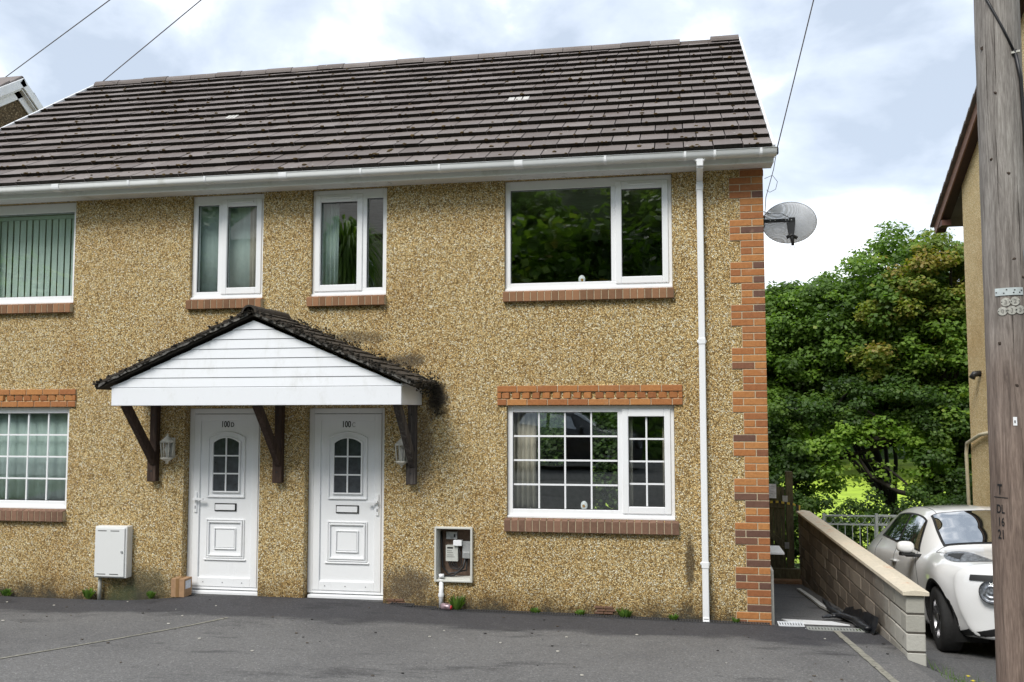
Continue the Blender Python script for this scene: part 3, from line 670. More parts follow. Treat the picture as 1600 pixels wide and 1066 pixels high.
gbm.add([(PX-1.66,PY+.018,gz0),(PX+1.66,PY+.018,gz0),(PX,PY+.018,gz1)],[(0,1,2)],.1,1)
gbm.build('gable_cladding',[M_clad,M_seal],porch)
pr=MB(); pm_=MB()
psl=math.atan2(.775,1.80); pc_,ps_=math.cos(psl),math.sin(psl); plen=1.80/pc_
for sgn in (-1,1):
    nC=12; g2=plen/nC
    def Q(y,s,h): return (PX+sgn*(1.80-s*pc_+h*ps_),y,2.47+s*ps_+h*pc_)
    for i in range(nC):
        y=-.765+(0.08 if i%2 else 0)
        ys=[-.765]+[y+.165*(k+1) for k in range(5) if y+.165*(k+1)<-.02]+[.0]
        for a,b in zip(ys[:-1],ys[1:]):
            h0=.044+random.uniform(-.004,.005); V=[]
            s0=i*g2+random.uniform(-.012,.012); s1=(i+1)*g2+.05
            V=[Q(a+.003,s0,h0-.02),Q(b-.003,s0,h0-.02),Q(b-.003,s1,.005),Q(a+.003,s1,.005),Q(a+.003,s0,h0),Q(b-.003,s0,h0+.004),Q(b-.003,s1,.028),Q(a+.003,s1,.028)]
            F=[(0,3,2,1),(4,5,6,7),(0,1,5,4),(1,2,6,5),(2,3,7,6),(3,0,4,7)]
            if sgn<0: F=[f[::-1] for f in F]
            pr.add(V,F[:],random.random(),0)
    # underlay, verge mortar
    V=[Q(-.745,0,-.03),Q(-.0,0,-.03),Q(-.0,plen,-.03),Q(-.745,plen,-.03),Q(-.745,0,.02),Q(-.0,0,.02),Q(-.0,plen,.02),Q(-.745,plen,.02)]
    pr.add(V,[(0,3,2,1),(4,5,6,7),(0,1,5,4),(1,2,6,5),(2,3,7,6),(3,0,4,7)],.4,1)
    for _ in range(420 if sgn>0 else 110):
        s_=random.uniform(0,plen); y_=random.choice([-.765,random.uniform(-.76,0),random.uniform(-.2,0)]) if sgn>0 else random.choice([-.765,-.765,random.uniform(-.7,0)])
        r=random.uniform(.006,.018); pm_.blob(Q(y_,s_,random.uniform(-.01,.055)),r*1.2,r,r*.75,random.random()**2)
for _ in range(560):   # thick tufts at the right-hand eave and where the slope meets the wall
    t=random.random(); 
    if t<.5: p=(PX+1.79+random.gauss(.0,.03),random.uniform(-.6,-.01),2.47+random.gauss(0,.045))
    elif t<.72: p=(PX+1.83+random.gauss(0,.025),random.uniform(-.10,-.005),2.47+random.gauss(-.08,.10))
    else:
        s_=random.uniform(0,plen*.9); p=(PX+1.80-s_*pc_,random.uniform(-.05,-.002),2.53+s_*ps_+abs(random.gauss(0,.03)))
    r=random.uniform(.004,.012); pm_.blob(p,r,r,r*.9,random.random()**2,j=.45)
M_ptile=simple('porch_tile',(.050,.040,.030),.9,nscale=16,namp=.6,bumpd=.01,rvar=.5)
pr.build('canopy_roof',[M_ptile,M_blackmoss],porch); tag(pm_.build('moss',M_blackmoss,porch),kind='stuff')
vm_=MB()
for sgn in (-1,1):
    m=40; vs=[]
    for i in range(m+1):
        s_=.05+(plen-.08)*i/m; zz=2.462+s_*ps_; xx=PX+sgn*(1.80-s_*pc_)
        vs+=[(xx,-.752-random.uniform(0,.006),zz+.030),(xx,-.755-random.uniform(0,.008),zz-random.uniform(.0,.018))]
    vm_=MB(); vm_.add(vs,[((2*i,2*i+1,2*i+3,2*i+2) if sgn<0 else (2*i,2*i+2,2*i+3,2*i+1)) for i in range(m)],.5); vm_.build('verge_mortar',simple('verge_mortar',(.10,.095,.085),.9,nscale=22,namp=.9),porch)
rt=MB()
def halfy(mb,y0,y1,xc,zc,r,n=9):
    vs=[];fs=[]
    for y in (y0,y1):
        for rr in (r,r-.02):
            for i in range(n+1):
                a=PI*i/n; vs.append((xc+rr*math.cos(a),y,zc+rr*math.sin(a)))
    m=n+1
    for i in range(n): fs+=[(i,i+1,2*m+i+1,2*m+i)[::-1],(i,i+1,m+i+1,m+i)]
    mb.add(vs,fs)
halfy(rt,-.80,-.40,PX,3.235,.085); halfy(rt,-.395,.0,PX,3.24,.085); rt.build('ridge_tiles',M_ptile,porch)
for px_,mm in ((-6.885,M_timber),(-5.345,M_timber),(-3.785,M_oldtimber)):
    b=MB(); b.box(px_-.045,px_+.045,-.075,-.001,1.40,2.27)
    b.box(px_-.058,px_+.052,-.088,-.074,1.40,1.68)
    a=Vector((px_,-.60,2.285)); c=Vector((px_,-.06,1.62)); d=(c-a); L_=d.length; d/=L_; nn=Vector((0,d.z,-d.y))
    b.obox((a+c)/2+Vector((.014,0,0)),(.034,0,0),d*(L_/2),nn*.048)
    bo=b.build('bracket',mm,porch,bevel=.006)
    for z_ in (1.52,2.16): bt=MB(); bt.lathe([(.0001,.0),(.011,.0),(.011,-.01)],(px_-.003,-.0895 if z_<2 else -.0765,z_),'y',8,sm=False); attach(bt.build('bolt',M_blk),bo) if 0 else bt.build('bolt',M_blk,porch)
# air bricks low in the wall
for x in (-3.98,-1.70):
    ab=MB(); 
    for r in range(3):
        for c in range(2): brick(ab,x-.10+c*.1+(r%2)*.02,x+c*.1+(r%2)*.02,.075+r*.028,.075+(r+1)*.028,-.018,.02,.1)
    ab.build('air_brick',M_sillbrick,house)
# asphalt-side plinth drain along the facade
dn=MB()
def chan(x0,x1,y0,y1,mi=0,pitch=.028,dz=.006):
    n=int((x1-x0)/pitch)
    for i in range(n):
        a=x0+i*pitch; z=float(hgt(a,(y0+y1)/2-.001))+dz; dn.box(a,a+pitch*.5,y0+.012,y1-.012,z-.01,z+.002,.5,mi)
    for k in range(int((x1-x0)/.25)+1):
        a=x0+k*.25; b=min(a+.25,x1); 
        if b-a<.01: continue
        z=float(hgt((a+b)/2,(y0+y1)/2-.001))+dz
        for q0,q1 in ((y0,y0+.012),(y1-.012,y1)): dn.box(a,b,q0,q1,z-.01,z+.003,.5,mi)
        dn.box(a,b,y0+.012,y1-.012,z-.03,z-.012,.5,1)
M_slot=simple('drain_black',(.05,.05,.052),.5); M_slotg=simple('drain_grey',(.62,.64,.66),.5,nscale=9,namp=.2)
chan(-4.0,-.02,-.125,-.035); dco=dn.build('drain_channel',[M_slot,M_dark]); tag(dco,'narrow black slotted drain running along the foot of the house wall','drain')
dn=MB(); chan(.06,.325,-.125,.02,0,.026,.012); tag(dn.build('drain_grate',[M_slotg,M_dark]),'short pale grey drain grate beside the brick house corner','drain')
dn=MB(); chan(.335,.985,-.155,-.045,0,.03,.012); tag(dn.build('drain_channel',[simple('drain_worn',(.30,.31,.29),.6),M_dark]),'worn slotted drain crossing the mouth of the side path','drain')
# concrete joints
def strip(name,p0,p1,w,label,n=24,dz=.005,m=M_conc):
    b=MB(); p0=Vector((*p0,0)); p1=Vector((*p1,0)); d=(p1-p0).normalized(); nn=Vector((-d.y,d.x,0)); vs=[]
    for i in range(n+1):
        p=p0.lerp(p1,i/n); ww=w*random.uniform(.85,1.12); j=random.uniform(-.0025,.0025)
        for s in (-1,1):
            q_=p+nn*(s*ww/2+j); vs.append((q_.x,q_.y,float(hgt(q_.x,q_.y))+dz))
    vsb=[(a,b_,c_-.02) for a,b_,c_ in vs]; m0=len(vs)
    fs=[(2*i,2*i+2,2*i+3,2*i+1)[::-1] for i in range(n)]; 
    b.add(vs,fs,.5); o=b.build(name,m); o['kind']='structure'; return o
strip('pavement_joint',(-5.45,-.88),(-6.60,-3.35),.034,'',30); strip('pavement_edging',(.60,-.17),(.70,-3.2),.062,'',30,dz=.008)

# ------------------------------------------------------------------ lanterns
def lantern(x,z0,label,rotz):
    t=thing('wall_lantern',label,'wall light',(x,0,z0+.16),'white half lanterns under the porch')
    y=-.105
    b=MB(); b.lathe([(.001,.335),(.008,.33),(.012,.30),(.03,.285),(.075,.245),(.083,.235),(.075,.228)],(x,y,z0),'z',8,sm=False)
    b.lathe([(.075,.228),(.06,.225),(.001,.225)],(x,y,z0),'z',8,sm=False)
    b.build('lantern_cap',M_lw,t); b=MB()
    b.lathe([(.060,.060),(.072,.055),(.070,.045),(.04,.025),(.018,.012),(.012,.0),(.001,-.02)],(x,y,z0),'z',8,sm=False); b.lathe([(.001,.06),(.060,.060)],(x,y,z0),'z',8,sm=False)
    b.build('lantern_base',M_lw,t)
    c=MB()
    for k in range(8):
        a=2*PI*k/8; c.tube([(x+.058*math.cos(a),y+.058*math.sin(a),z0+.055),(x+.074*math.cos(a),y+.074*math.sin(a),z0+.232)],.0065,6)
    c.tube([(x,y,z0+.14),(x,y,z0+.21)],.015,8); c.build('lantern_frame',M_lw,t)
    g=MB(); g.lathe([(.052,.06),(.068,.228)],(x,y,z0),'z',8,sm=False); g.build('lantern_glass',M_lens,t)
    m=MB(); m.box(x-.035,x+.035,-.022,-.001,z0+.05,z0+.28); m.tube([(x,-.02,z0+.09),(x,-.05,z0+.07),(x,y,z0+.03)],.012,8); m.build('back_plate',M_lw,t,bevel=.006)
    bu=MB(); bu.lathe([(.001,.19),(.02,.18),(.028,.15),(.02,.11),(.012,.075),(.012,.06)],(x,y,z0),'z',12); bu.build('bulb',simple('opal_bulb',(.7,.68,.6),.4),t)
M_lw=simple('aged_white_metal',(.62,.60,.53),.45,nscale=20,namp=.2)
lantern(-6.68,1.62,'aged white half lantern left of the left front door',0); lantern(-3.885,1.60,'aged white half lantern right of the right front door',0)
# ------------------------------------------------------------------ meter cabinets
t=thing('meter_cabinet','closed white meter cabinet fixed to the wall left of the doors','cabinet',(-7.36,0,.3))
b=MB(); b.box(-7.560,-7.155,-.105,-.001,.30,.885); b.build('case',M_lw2:=upvc('cabinet_grp',(.74,.75,.74),.35),t,bevel=.006)
b=MB(); b.box(-7.552,-7.175,-.120,-.106,.315,.868); do=b.build('door',M_lw2,t,bevel=.005)
b=MB(); 
for z_ in (.345,.835):
    for x_ in (-7.46,-7.30): b.box(x_-.055,x_+.055,-.1215,-.119,z_-.004,z_+.004)
b.build('vent_slots',M_dark,do)
b=MB(); b.lathe([(.001,.012),(.012,.012),(.014,.0)],(-7.205,-.119,.60),'y',10,sm=False); b.build('lock',M_metal,do)
b=MB(); b.tube([(-7.53,-.04,.31),(-7.53,-.045,.02)],.021,10); b.build('conduit',simple('dirty_conduit',(.40,.40,.36),.6,nscale=14,namp=.3),t)
t=thing('meter_cabinet','open meter cabinet without its door showing the electric meter and black cables','cabinet',(-3.32,0,.37))
b=MB(); frame_ring(b,-3.53,-3.108,.36,.947,.022,-.045,.02); b.build('case',M_grp:=upvc('old_grp',(.62,.62,.57),.5),t,bevel=.004)
b=MB(); b.box(-3.508,-3.130,.128,.136,.382,.925); b.build('backboard',simple('brown_board',(.16,.105,.075),.8,nscale=30,namp=.3),t)
b=MB(); b.box(-3.5075,-3.503,.0,.127,.385,.92); b.box(-3.135,-3.1305,.0,.127,.385,.92); b.box(-3.502,-3.136,.0,.127,.383,.40); b.build('liner',M_grp,t)
b=MB(); b.box(-3.43,-3.31,.075,.127,.80,.88); b.box(-3.345,-3.325,.073,.0745,.82,.855,mi=1); b.build('time_switch',[M_metal,M_blk],t,bevel=.004)
b=MB(); b.box(-3.43,-3.295,.06,.127,.565,.735); b.box(-3.415,-3.35,.0585,.0595,.70,.718,mi=1); 
for i,z_ in enumerate((.675,.655,.63,.61)): b.box(-3.415,-3.36+.01*i,.0585,.0595,z_,z_+.004,mi=1)
b.build('meter',[simple('meter_grey',(.55,.56,.52),.5),M_blk],t,bevel=.004)
b=MB(); b.box(-3.34,-3.245,.03,.10,.735,.795); b.build('junction_box',M_white,t,bevel=.004)
b=MB(); b.box(-3.245,-3.15,.06,.127,.60,.78); b.box(-3.235,-3.155,.045,.06,.60,.67); b.build('cut_out_fuse',M_metal,t,bevel=.004)
b=MB()
for x_ in (-3.40,-3.375,-3.35,-3.325): b.tube([(x_,.09,.57),(x_+.005,.08,.53),(x_+.03,.07,.49),(-3.29,.06,.475),(-3.25,.07,.52),(-3.26,.08,.60),(-3.29,.08,.73)],.006,6)
b.tube([(-3.49,.10,.88),(-3.485,.09,.7),(-3.47,.08,.5),(-3.40,.06,.43),(-3.30,.06,.45),(-3.2,.08,.47),(-3.20,.09,.60)],.011,6); b.tube([(-3.21,.07,.62),(-3.23,.05,.50),(-3.33,.04,.42),(-3.46,.05,.40)],.013,6)
b.build('cables',M_blk,t)
b=MB(); b.tube([(-3.455,-.02,.385),(-3.455,-.03,.09)],.024,10); b.tube([(-3.455,-.02,.40),(-3.455,-.02,.44)],.028,10); b.lathe([(.03,-.02),(.034,0),(.03,.02)],(-3.455,-.028,.22),'z',10); b.build('conduit',M_white,t)
# ------------------------------------------------------------------ parcel, ornaments, litter
t=thing('cardboard_parcel','small brown cardboard parcel with white label on the left door step','parcel',(-6.47,-.02,.165),rot=(0,0,0))
zb=float(hgt(-6.47,-.1)); 
M_card=simple('cardboard',(.36,.22,.12),.85,nscale=20,namp=.12)
b=MB(); b.box(-6.575,-6.410,-.13,.02,zb+.002,zb+.205); b.build('box',M_card,t,bevel=.003)
b=MB(); b.box(-6.515,-6.475,-.1325,-.1305,zb+.003,zb+.205); b.box(-6.515,-6.475,-.13,.02,zb+.2055,zb+.207); b.build('tape',simple('tape',(.24,.14,.06),.35),t)
b=MB(); b.box(-6.4095,-6.408,-.11,-.01,zb+.09,zb+.18); b.build('address_label',M_paper,t)
def ornament(x,z,y,label,h=.085):
    t=thing('window_ornament',label,'ornament',(x,y,z),)
    b=MB(); b.lathe([(.001,-.008),(.034,-.006),(.038,0),(.034,.006),(.001,.008)],(x,y,z+h*.55),'y',20); o=b.build('plaque',M_white,t)
    for v in o.data.vertices: v.co.z=(v.co.z-z-h*.55)*1.3+z+h*.55
    b=MB(); b.blob((x,y-.010,z+h*.5),.016,.004,.018,.6,j=.4); b.build('motif',simple('amber_motif',(.45,.22,.04),.5),t)
ornament(-1.915,1.135,.125,'small white oval ornament with amber motif inside the lower barred window')
ornament(-1.925,3.585,.125,'small white oval ornament inside the upper right window')
t=tag(MB(),None) if 0 else None
cn=MB(); p0=Vector((-3.44,-.09,float(hgt(-3.44,-.09))+.038)); 
cn.tube([p0,p0+Vector((.02,-.004,0)),p0+Vector((.10,-.022,-.004)),p0+Vector((.118,-.026,-.005))],[.022,.036,.033,.022],12,.5); cn.tube([p0+Vector((.118,-.026,-.005)),p0+Vector((.128,-.028,-.005))],[.022,.021],12,.9,mi=1)
tag(cn.build('crushed_can',[simple('can_paint',(.30,.22,.24),.3,.4,nscale=22,namp=.9),simple('can_red',(.5,.03,.04),.4)]),'crushed drinks can lying at the foot of the open cabinet pipe','can')
def plant(name,x,y,r,h,n,label,group='weeds along the wall foot',flower=False):
    b=MB(); z0=float(hgt(x,min(y,-.01)))
    for _ in range(n):
        a=random.uniform(0,2*PI); rr=r*random.random()**.5; l=random.uniform(.4,1)*h; lean=random.uniform(.1,.8)
        px,py=x+rr*.3*math.cos(a),y+rr*.3*math.sin(a)*.5; d=Vector((math.cos(a)*lean,math.sin(a)*lean*.5,1)).normalized()
        tip=Vector((px,py,z0))+d*l; side=Vector((-math.sin(a),math.cos(a),0))*random.uniform(.008,.02)
        mid=Vector((px,py,z0))+d*l*.55
        b.add([(px,py,z0),mid+side,tip+Vector((0,0,-.01)),mid-side],[(0,1,2,3)],random.random())
    o=b.build(name,M_weed); return tag(o,label,'weed',group)
for a in ((-8.72,-.07,.16,.10,60,'flat leafy weed at the wall foot under the left barred window'),(-7.65,-.07,.10,.15,60,'tufted weed left of the closed cabinet conduit'),(-6.86,-.07,.09,.11,45,'small weed between the closed cabinet and the left door'),
          (-3.27,-.06,.11,.19,70,'leafy weed beside the open cabinet pipe'),(-2.42,-.05,.14,.07,40,'low weed in the drain left of the right air brick'),(-1.48,-.06,.16,.12,60,'leafy weed right of the right air brick'),(-.98,-.07,.10,.08,50,'small bright weed just left of the downpipe'),
          (-1.95,-.05,.14,.07,30,'dry grassy weed left of the right air brick'),(-.35,-.05,.1,.07,24,'tiny weed between the downpipe and brick corner'),(.83,-.09,.09,.03,40,'flat bright weed growing in the side path drain')):
    plant('weed',*a[:5],a[5])
M_yel=simple('yellow_petal',(.85,.68,.02),.6)
for i,(x,y,lb) in enumerate(((1.40,-1.42,'yellow dandelion flower nearest the block wall end and highest of the four'),(1.46,-1.60,'yellow dandelion flower second from the right by the drive'),(1.34,-1.72,'yellow dandelion flower at far left bottom by the drive'),(1.60,-1.66,'yellow dandelion flower at far right by the telegraph pole'))):
    t=thing('dandelion',lb,'flower',(x,y,float(hgt(x,y))),'yellow dandelions by the drive'); z0=float(hgt(x,y)); b=MB(); b.tube([(x,y,z0),(x+.01,y,z0+.07)],.002,5); b.build('stem',M_weed,t)
    b=MB(); 
    for k in range(14):
        a=2*PI*k/14; b.add([(x+.01,y,z0+.07),(x+.01+.010*math.cos(a-.15),y+.010*math.sin(a-.15),z0+.078),(x+.01+.024*math.cos(a),y+.024*math.sin(a),z0+.076),(x+.01+.010*math.cos(a+.15),y+.010*math.sin(a+.15),z0+.078)],[(0,1,2,3)],.5)
    b.blob((x+.01,y,z0+.074),.010,.010,.006); b.build('petals',M_yel,t)
b=MB()
for _ in range(230):
    x=random.uniform(1.18,1.75); y=random.uniform(-2.2,-1.15); z0=float(hgt(x,y)); a=random.uniform(0,2*PI); h=random.uniform(.03,.13); l=random.uniform(.01,.07)
    if random.random()<(x-1.18)/.6: continue
    b.add([(x-.002,y,z0-.01),(x+.003,y,z0-.01),(x+l*math.cos(a),y+l*math.sin(a),z0+h)],[(0,1,2)],random.random())
tag(b.build('grass_tufts',M_weed),'dry grass blades on the drive edge by the block wall end','grass',kind='stuff')
b=MB()
for _ in range(130):
    x=random.uniform(-9,1.0); y=-abs(random.gauss(0,1.6))-.15; 
    if y<-4: continue
    r=random.uniform(.004,.013); b.blob((x,y,float(hgt(x,y))+r*.5),r*1.4,r,r*.5,random.choice([0,0,.2,.3,.85]))
m_l,nt_l,b_l=mat('grit'); nt_l.links.new(ramp(nt_l,attr(nt_l),[(0,(.015,.013,.012)),(.5,(.12,.09,.06)),(1,(.6,.58,.52))]),b_l.inputs['Base Color'])
tag(b.build('leaf_and_grit_litter',m_l),'scattered grit and dead leaf bits on the forecourt','litter',kind='stuff')

# ------------------------------------------------------------------ satellite dish
sd_=thing('satellite_dish','grey mesh satellite dish seen from behind on the side wall of the house','satellite dish',(.02,.3,4.23))
dc=Vector((.315,.36,4.225)); n=Vector((-.18,.93,.32)).normalized()   # facing away from the street
ex=n.cross(Vector((0,0,1))).normalized(); ey=ex.cross(n).normalized(); b=MB(); vs=[];fs=[];NR,NA=8,40
for i in range(NR+1):
    for k in range(NA):
        a=2*PI*k/NA; r=i/NR; vs.append(dc+ex*(.298*r*math.cos(a))+ey*(.222*r*math.sin(a))+n*(.055*r*r-.055))
for i in range(NR):
    for k in range(NA): fs.append((i*NA+k,i*NA+(k+1)%NA,(i+1)*NA+(k+1)%NA,(i+1)*NA+k))
b.add(vs,fs,.5,0,True)
def meshmat():
    m=bpy.data.materials.new('perforated_metal'); m.use_nodes=True; nt=m.node_tree; nt.nodes.clear(); L=nt.links.new
    o=N(nt,'ShaderNodeOutputMaterial'); mx=N(nt,'ShaderNodeMixShader'); t=N(nt,'ShaderNodeBsdfTransparent'); d=N(nt,'ShaderNodeBsdfDiffuse')
    v=N(nt,'ShaderNodeTexVoronoi'); v.inputs['Scale'].default_value=150; v.inputs['Randomness'].default_value=.0; L(objco(nt),v.inputs['Vector'])
    n_=noise(nt,6,5,.6,objco(nt)); L(ramp(nt,n_.outputs['Fac'],[(.3,(.60,.61,.63)),(.7,(.78,.79,.81))]),d.inputs[0])
    f=maprange(nt,v.outputs['Distance'],.22,.42,.9,.22); L(f,mx.inputs[0]); L(d.outputs[0],mx.inputs[1]); L(t.outputs[0],mx.inputs[2]); L(mx.outputs[0],o.inputs[0]); return m
o=b.build('reflector',meshmat(),sd_); s=o.modifiers.new('t','SOLIDIFY'); s.thickness=.0015
b=MB(); b.tube([dc+ex*(.298*math.cos(2*PI*k/40))+ey*(.222*math.sin(2*PI*k/40)) for k in range(41)],.004,5,cap=False); b.build('rim',M_metal,sd_)
b=MB(); pb_=dc-n*.085
b.box(.009,.04,pb_.y-.05,pb_.y+.06,4.16,4.29); b.box(.03,.34,pb_.y-.03,pb_.y+.0,4.215,4.248); b.box(.30,.36,pb_.y-.035,pb_.y+.03,4.20,4.26)
for x in (.10,.15,.26,.29,.32): b.lathe([(.001,.006),(.006,.005)],(x,pb_.y-.031,4.232),'y',8,sm=False,mi=1)
b.build('wall_bracket',[M_blk,M_metal],sd_,bevel=.003)
b=MB(); b.add([(dc.x-.045,pb_.y-.04,4.205),(dc.x+.045,pb_.y-.04,4.205),(dc.x+.028,pb_.y-.055,4.06),(dc.x-.028,pb_.y-.055,4.06),(dc.x-.045,pb_.y-.02,4.205),(dc.x+.045,pb_.y-.02,4.205),(dc.x+.028,pb_.y-.03,4.06),(dc.x-.028,pb_.y-.03,4.06)],[(0,3,2,1),(4,5,6,7),(0,4,7,3),(1,2,6,5),(2,3,7,6)],.5)
b.tube([(dc.x-.05,pb_.y-.05,4.04),(dc.x,pb_.y-.07,4.06),(dc.x+.055,pb_.y-.05,4.03)],.02,8); b.tube([(dc.x,pb_.y-.06,4.07),(dc.x+.012,pb_.y-.06,3.95)],[.026,.014],8)
b.build('feed_arm',M_blk,sd_,bevel=.002)
b=MB(); b.tube([(.01,.1,4.30),(.1,.14,4.28),(.22,.2,4.29),(.31,pb_.y-.03,4.25)],.0035,6); b.tube([(dc.x,pb_.y-.06,3.97),(dc.x-.03,pb_.y-.06,3.90),(dc.x,pb_.y-.06,3.87),(dc.x+.03,pb_.y-.06,3.93),(dc.x+.01,pb_.y-.06,3.99)],.003,5); b.build('cable',M_blk,sd_)

# ------------------------------------------------------------------ block wall with coping
bw=thing('block_wall','low concrete block wall with pale sloping coping between path and driveway','wall',(1.08,2,-.2))
b=MB(); X0,X1,Y0,Y1=1.0,1.155,-1.2,5.25; H=.160; tp=lambda y:.617-.0146*(y+1.2)
def blk(y0,y1,k,rn): 
    for_z=lambda y:(tp(y)-H*(k+1)+.004,tp(y)-H*k-.004)
    a0,a1=for_z(y0+.005); b0,b1=for_z(y1-.005); j=random.uniform(-.004,.004)
    V=[(X0+j,y0+.007,a0),(X1,y0+.007,a0),(X1,y1-.007,b0),(X0+j,y1-.007,b0),(X0+j,y0+.007,a1),(X1,y0+.007,a1),(X1,y1-.007,b1),(X0+j,y1-.007,b1)]
    b.add(V,[(0,3,2,1),(4,5,6,7),(0,1,5,4),(1,2,6,5),(2,3,7,6),(3,0,4,7)],rn)
for k in range(10):
    y=Y0; first=True
    while y<Y1-.01:
        l=.40 if not(first and k%2) else .20; first=False; y1=min(y+l,Y1)
        if tp(y1)-H*k>float(hgt(1.3,y1))-.15: blk(y,y1,k,random.random())
        y=y1
b.build('blockwork',M_block,bw,bevel=.009)
b=MB(); 
V=[];
b.add([(X0+.008,Y0+.012,-.35),(X1-.006,Y0+.012,-.35),(X1-.006,Y1-.01,-1.4),(X0+.008,Y1-.01,-1.4),(X0+.008,Y0+.012,tp(Y0)),(X1-.006,Y0+.012,tp(Y0)),(X1-.006,Y1-.01,tp(Y1)),(X0+.008,Y1-.01,tp(Y1))],[(0,3,2,1),(4,5,6,7),(0,1,5,4),(1,2,6,5),(2,3,7,6),(3,0,4,7)],.5)
b.build('mortar',simple('grey_mortar',(.085,.075,.062),.95,nscale=30,namp=.3),bw)
b=MB(); y=Y0-.03; 
while y<Y1:
    y1=min(y+.60,Y1); c0,c1=tp(y),tp(y1); e0,e1=.050,.050; g=.003
    V=[(X0-.03,y+g,c0),(X1+.03,y+g,c0),(X1+.03,y1-g,c1),(X0-.03,y1-g,c1),(X0-.03,y+g,c0+.035),(X1+.03,y+g,c0+.035),(X1+.03,y1-g,c1+.035),(X0-.03,y1-g,c1+.035),((X0+X1)/2,y+g,c0+.052),((X0+X1)/2,y1-g,c1+.052)]
    b.add(V,[(0,3,2,1),(4,8,9,7),(8,5,6,9),(0,1,5,8,4),(1,2,6,5),(2,3,7,9,6),(3,0,4,7)],random.random()); y=y1
b.build('coping',M_cope,bw,bevel=.004)
# ------------------------------------------------------------------ gate and things on the path
gt=thing('wooden_gate','weathered mossy plank gate with side post closing the side path','gate',(.5,5.3,-.6))
gy_=5.30
b=MB(); x=.02
while x<.80: 
    b.box(x+.003,min(x+.118,.80),gy_,gy_+.02,-.42,.93+random.uniform(-.01,.01)); x+=.12
b.build('planks',M_gatewood,gt,bevel=.003)
b=MB(); b.box(.02,.80,gy_-.03,gy_-.001,.60,.70); b.box(.02,.80,gy_-.03,gy_-.001,-.12,-.02); b.obox((.41,gy_-.014,.29),(.36,0,-.29),(0,.012,0),(.03,0,.037)); b.build('braces',M_gatewood,gt,bevel=.003)
b=MB(); b.box(.82,.93,gy_-.05,gy_+.05,-.9,1.19); b.build('post',M_gatewood,gt,bevel=.006)
b=MB(); b.box(.76,.84,gy_-.06,gy_-.05,.70,.80); b.box(.78,.85,gy_-.06,gy_-.05,-.05,.05); b.build('hinges',M_metal,gt)
b=MB(); b.box(.0,1.02,gy_-.16,gy_-.05,-.62,-.36); b.build('step_board',M_gatewood,gt)
t=thing('plank','new brown timber plank laid across the path below the gate','plank',(.5,5.0,-.55)); b=MB(); b.box(.10,1.0,4.95,5.09,-.60,-.50); b.build('board',M_plankwood,t,bevel=.004)
t=thing('paper_notice','pale paper notice fixed to the top of the wooden gate','notice',(.4,5.27,.8)); b=MB(); 
b.box(.38,.665,gy_-.045,gy_-.035,.755,.985); b.build('sheet',M_paper,t); b=MB()
for i in range(6): b.box(.42,.64-.03*(i%3),gy_-.047,gy_-.0455,.945-.03*i,.951-.03*i)
b.build('print',simple('print_grey',(.28,.28,.34),.8),t)
tp2=MB(); P=[(.25,gy_-.045,.66),(.45,gy_-.05,.69),(.7,gy_-.06,.70),(.95,gy_-.06,.66),(1.02,gy_-.03,.60),(1.03,gy_-.05,.50)]
for a_,b_ in zip(P[:-1],P[1:]):
    a_=Vector(a_); b_=Vector(b_); d=(b_-a_); tp2.obox((a_+b_)/2,d/2,(0,.001,0),(0,0,.018),random.random())
tp2.obox((1.0,gy_-.08,.60),(.03,0,-.01),(0,.003,0),(.008,0,.055),.1)
m_t,nt_t,b_t=mat('hazard_tape'); wv=N(nt_t,'ShaderNodeTexWave'); wv.inputs['Scale'].default_value=3.5; nt_t.links.new(objco(nt_t),wv.inputs['Vector']); nt_t.links.new(ramp(nt_t,wv.outputs['Fac'],[(.45,(.02,.02,.02)),(.55,(.50,.38,.05))]),b_t.inputs['Base Color'])
tag(tp2.build('hazard_tape',m_t),'yellow and black tape tied across the gate to the wall end','tape')
t=thing('leaning_board','large white board leaning upright against the side of the house','panel',(.06,.4,.0))
b=MB(); b.add([(.018,.12,-.02),(.045,.12,-.02),(.045,.12,.55),(.018,.12,.55),(.12,1.2,-.12),(.16,1.2,-.12),(.03,1.2,.60),(.012,1.2,.60)],[(0,1,2,3),(4,7,6,5),(1,5,6,2),(0,3,7,4),(3,2,6,7),(0,4,5,1)],.5); b.build('board',simple('board_white',(.62,.61,.56),.6),t)
t=thing('white_shelf_board','small white board sticking out beyond the house corner','board',(.3,1.2,.56)); b=MB(); b.obox((.14,1.25,.575),(.125,0,0),(0,.25,0),(0,0,.010)); b.build('board',M_white,t)
def onpath(x,y,h=0): return (x,y,float(hgt(x,y))+h)
b=MB(); P=[(.16,.49),(.66,.42),(.80,.20),(.22,.20)]; vs=[onpath(x,y,.004) for x,y in P]+[onpath(x,y,.016) for x,y in P]
b.add(vs,[(0,1,2,3),(7,6,5,4),(0,4,5,1),(1,5,6,2),(2,6,7,3),(3,7,4,0)],.5); tag(b.build('flat_board',M_white),'white plastic board lying flat on the path near the brick corner','board')
b=MB(); P=[(.80,3.9),(.80,2.6),(.78,1.75),(.83,1.1),(.92,.25)]
for a_,c_ in zip(P[:-1],P[1:]):
    d=Vector((c_[0]-a_[0],c_[1]-a_[1],0)).normalized(); nn=Vector((-d.y,d.x,0))*.028
    vs=[]
    for (x,y) in (a_,c_):
        for s in (-1,1):
            for h in (.01,.035): vs.append(onpath(x+s*nn.x,y+s*nn.y,h))
    b.add(vs,[(0,2,3,1)[::-1],(4,6,7,5),(1,3,7,5),(0,1,5,4),(2,6,7,3)],.5)
tag(b.build('trim_strip',upvc('dirty_trim',(.55,.56,.54),.5)),'long bent white trim strip lying on the path along the block wall','trim strip')
b=MB(); M_mem=simple('black_membrane',(.010,.011,.014),.42,nscale=20,namp=.4)
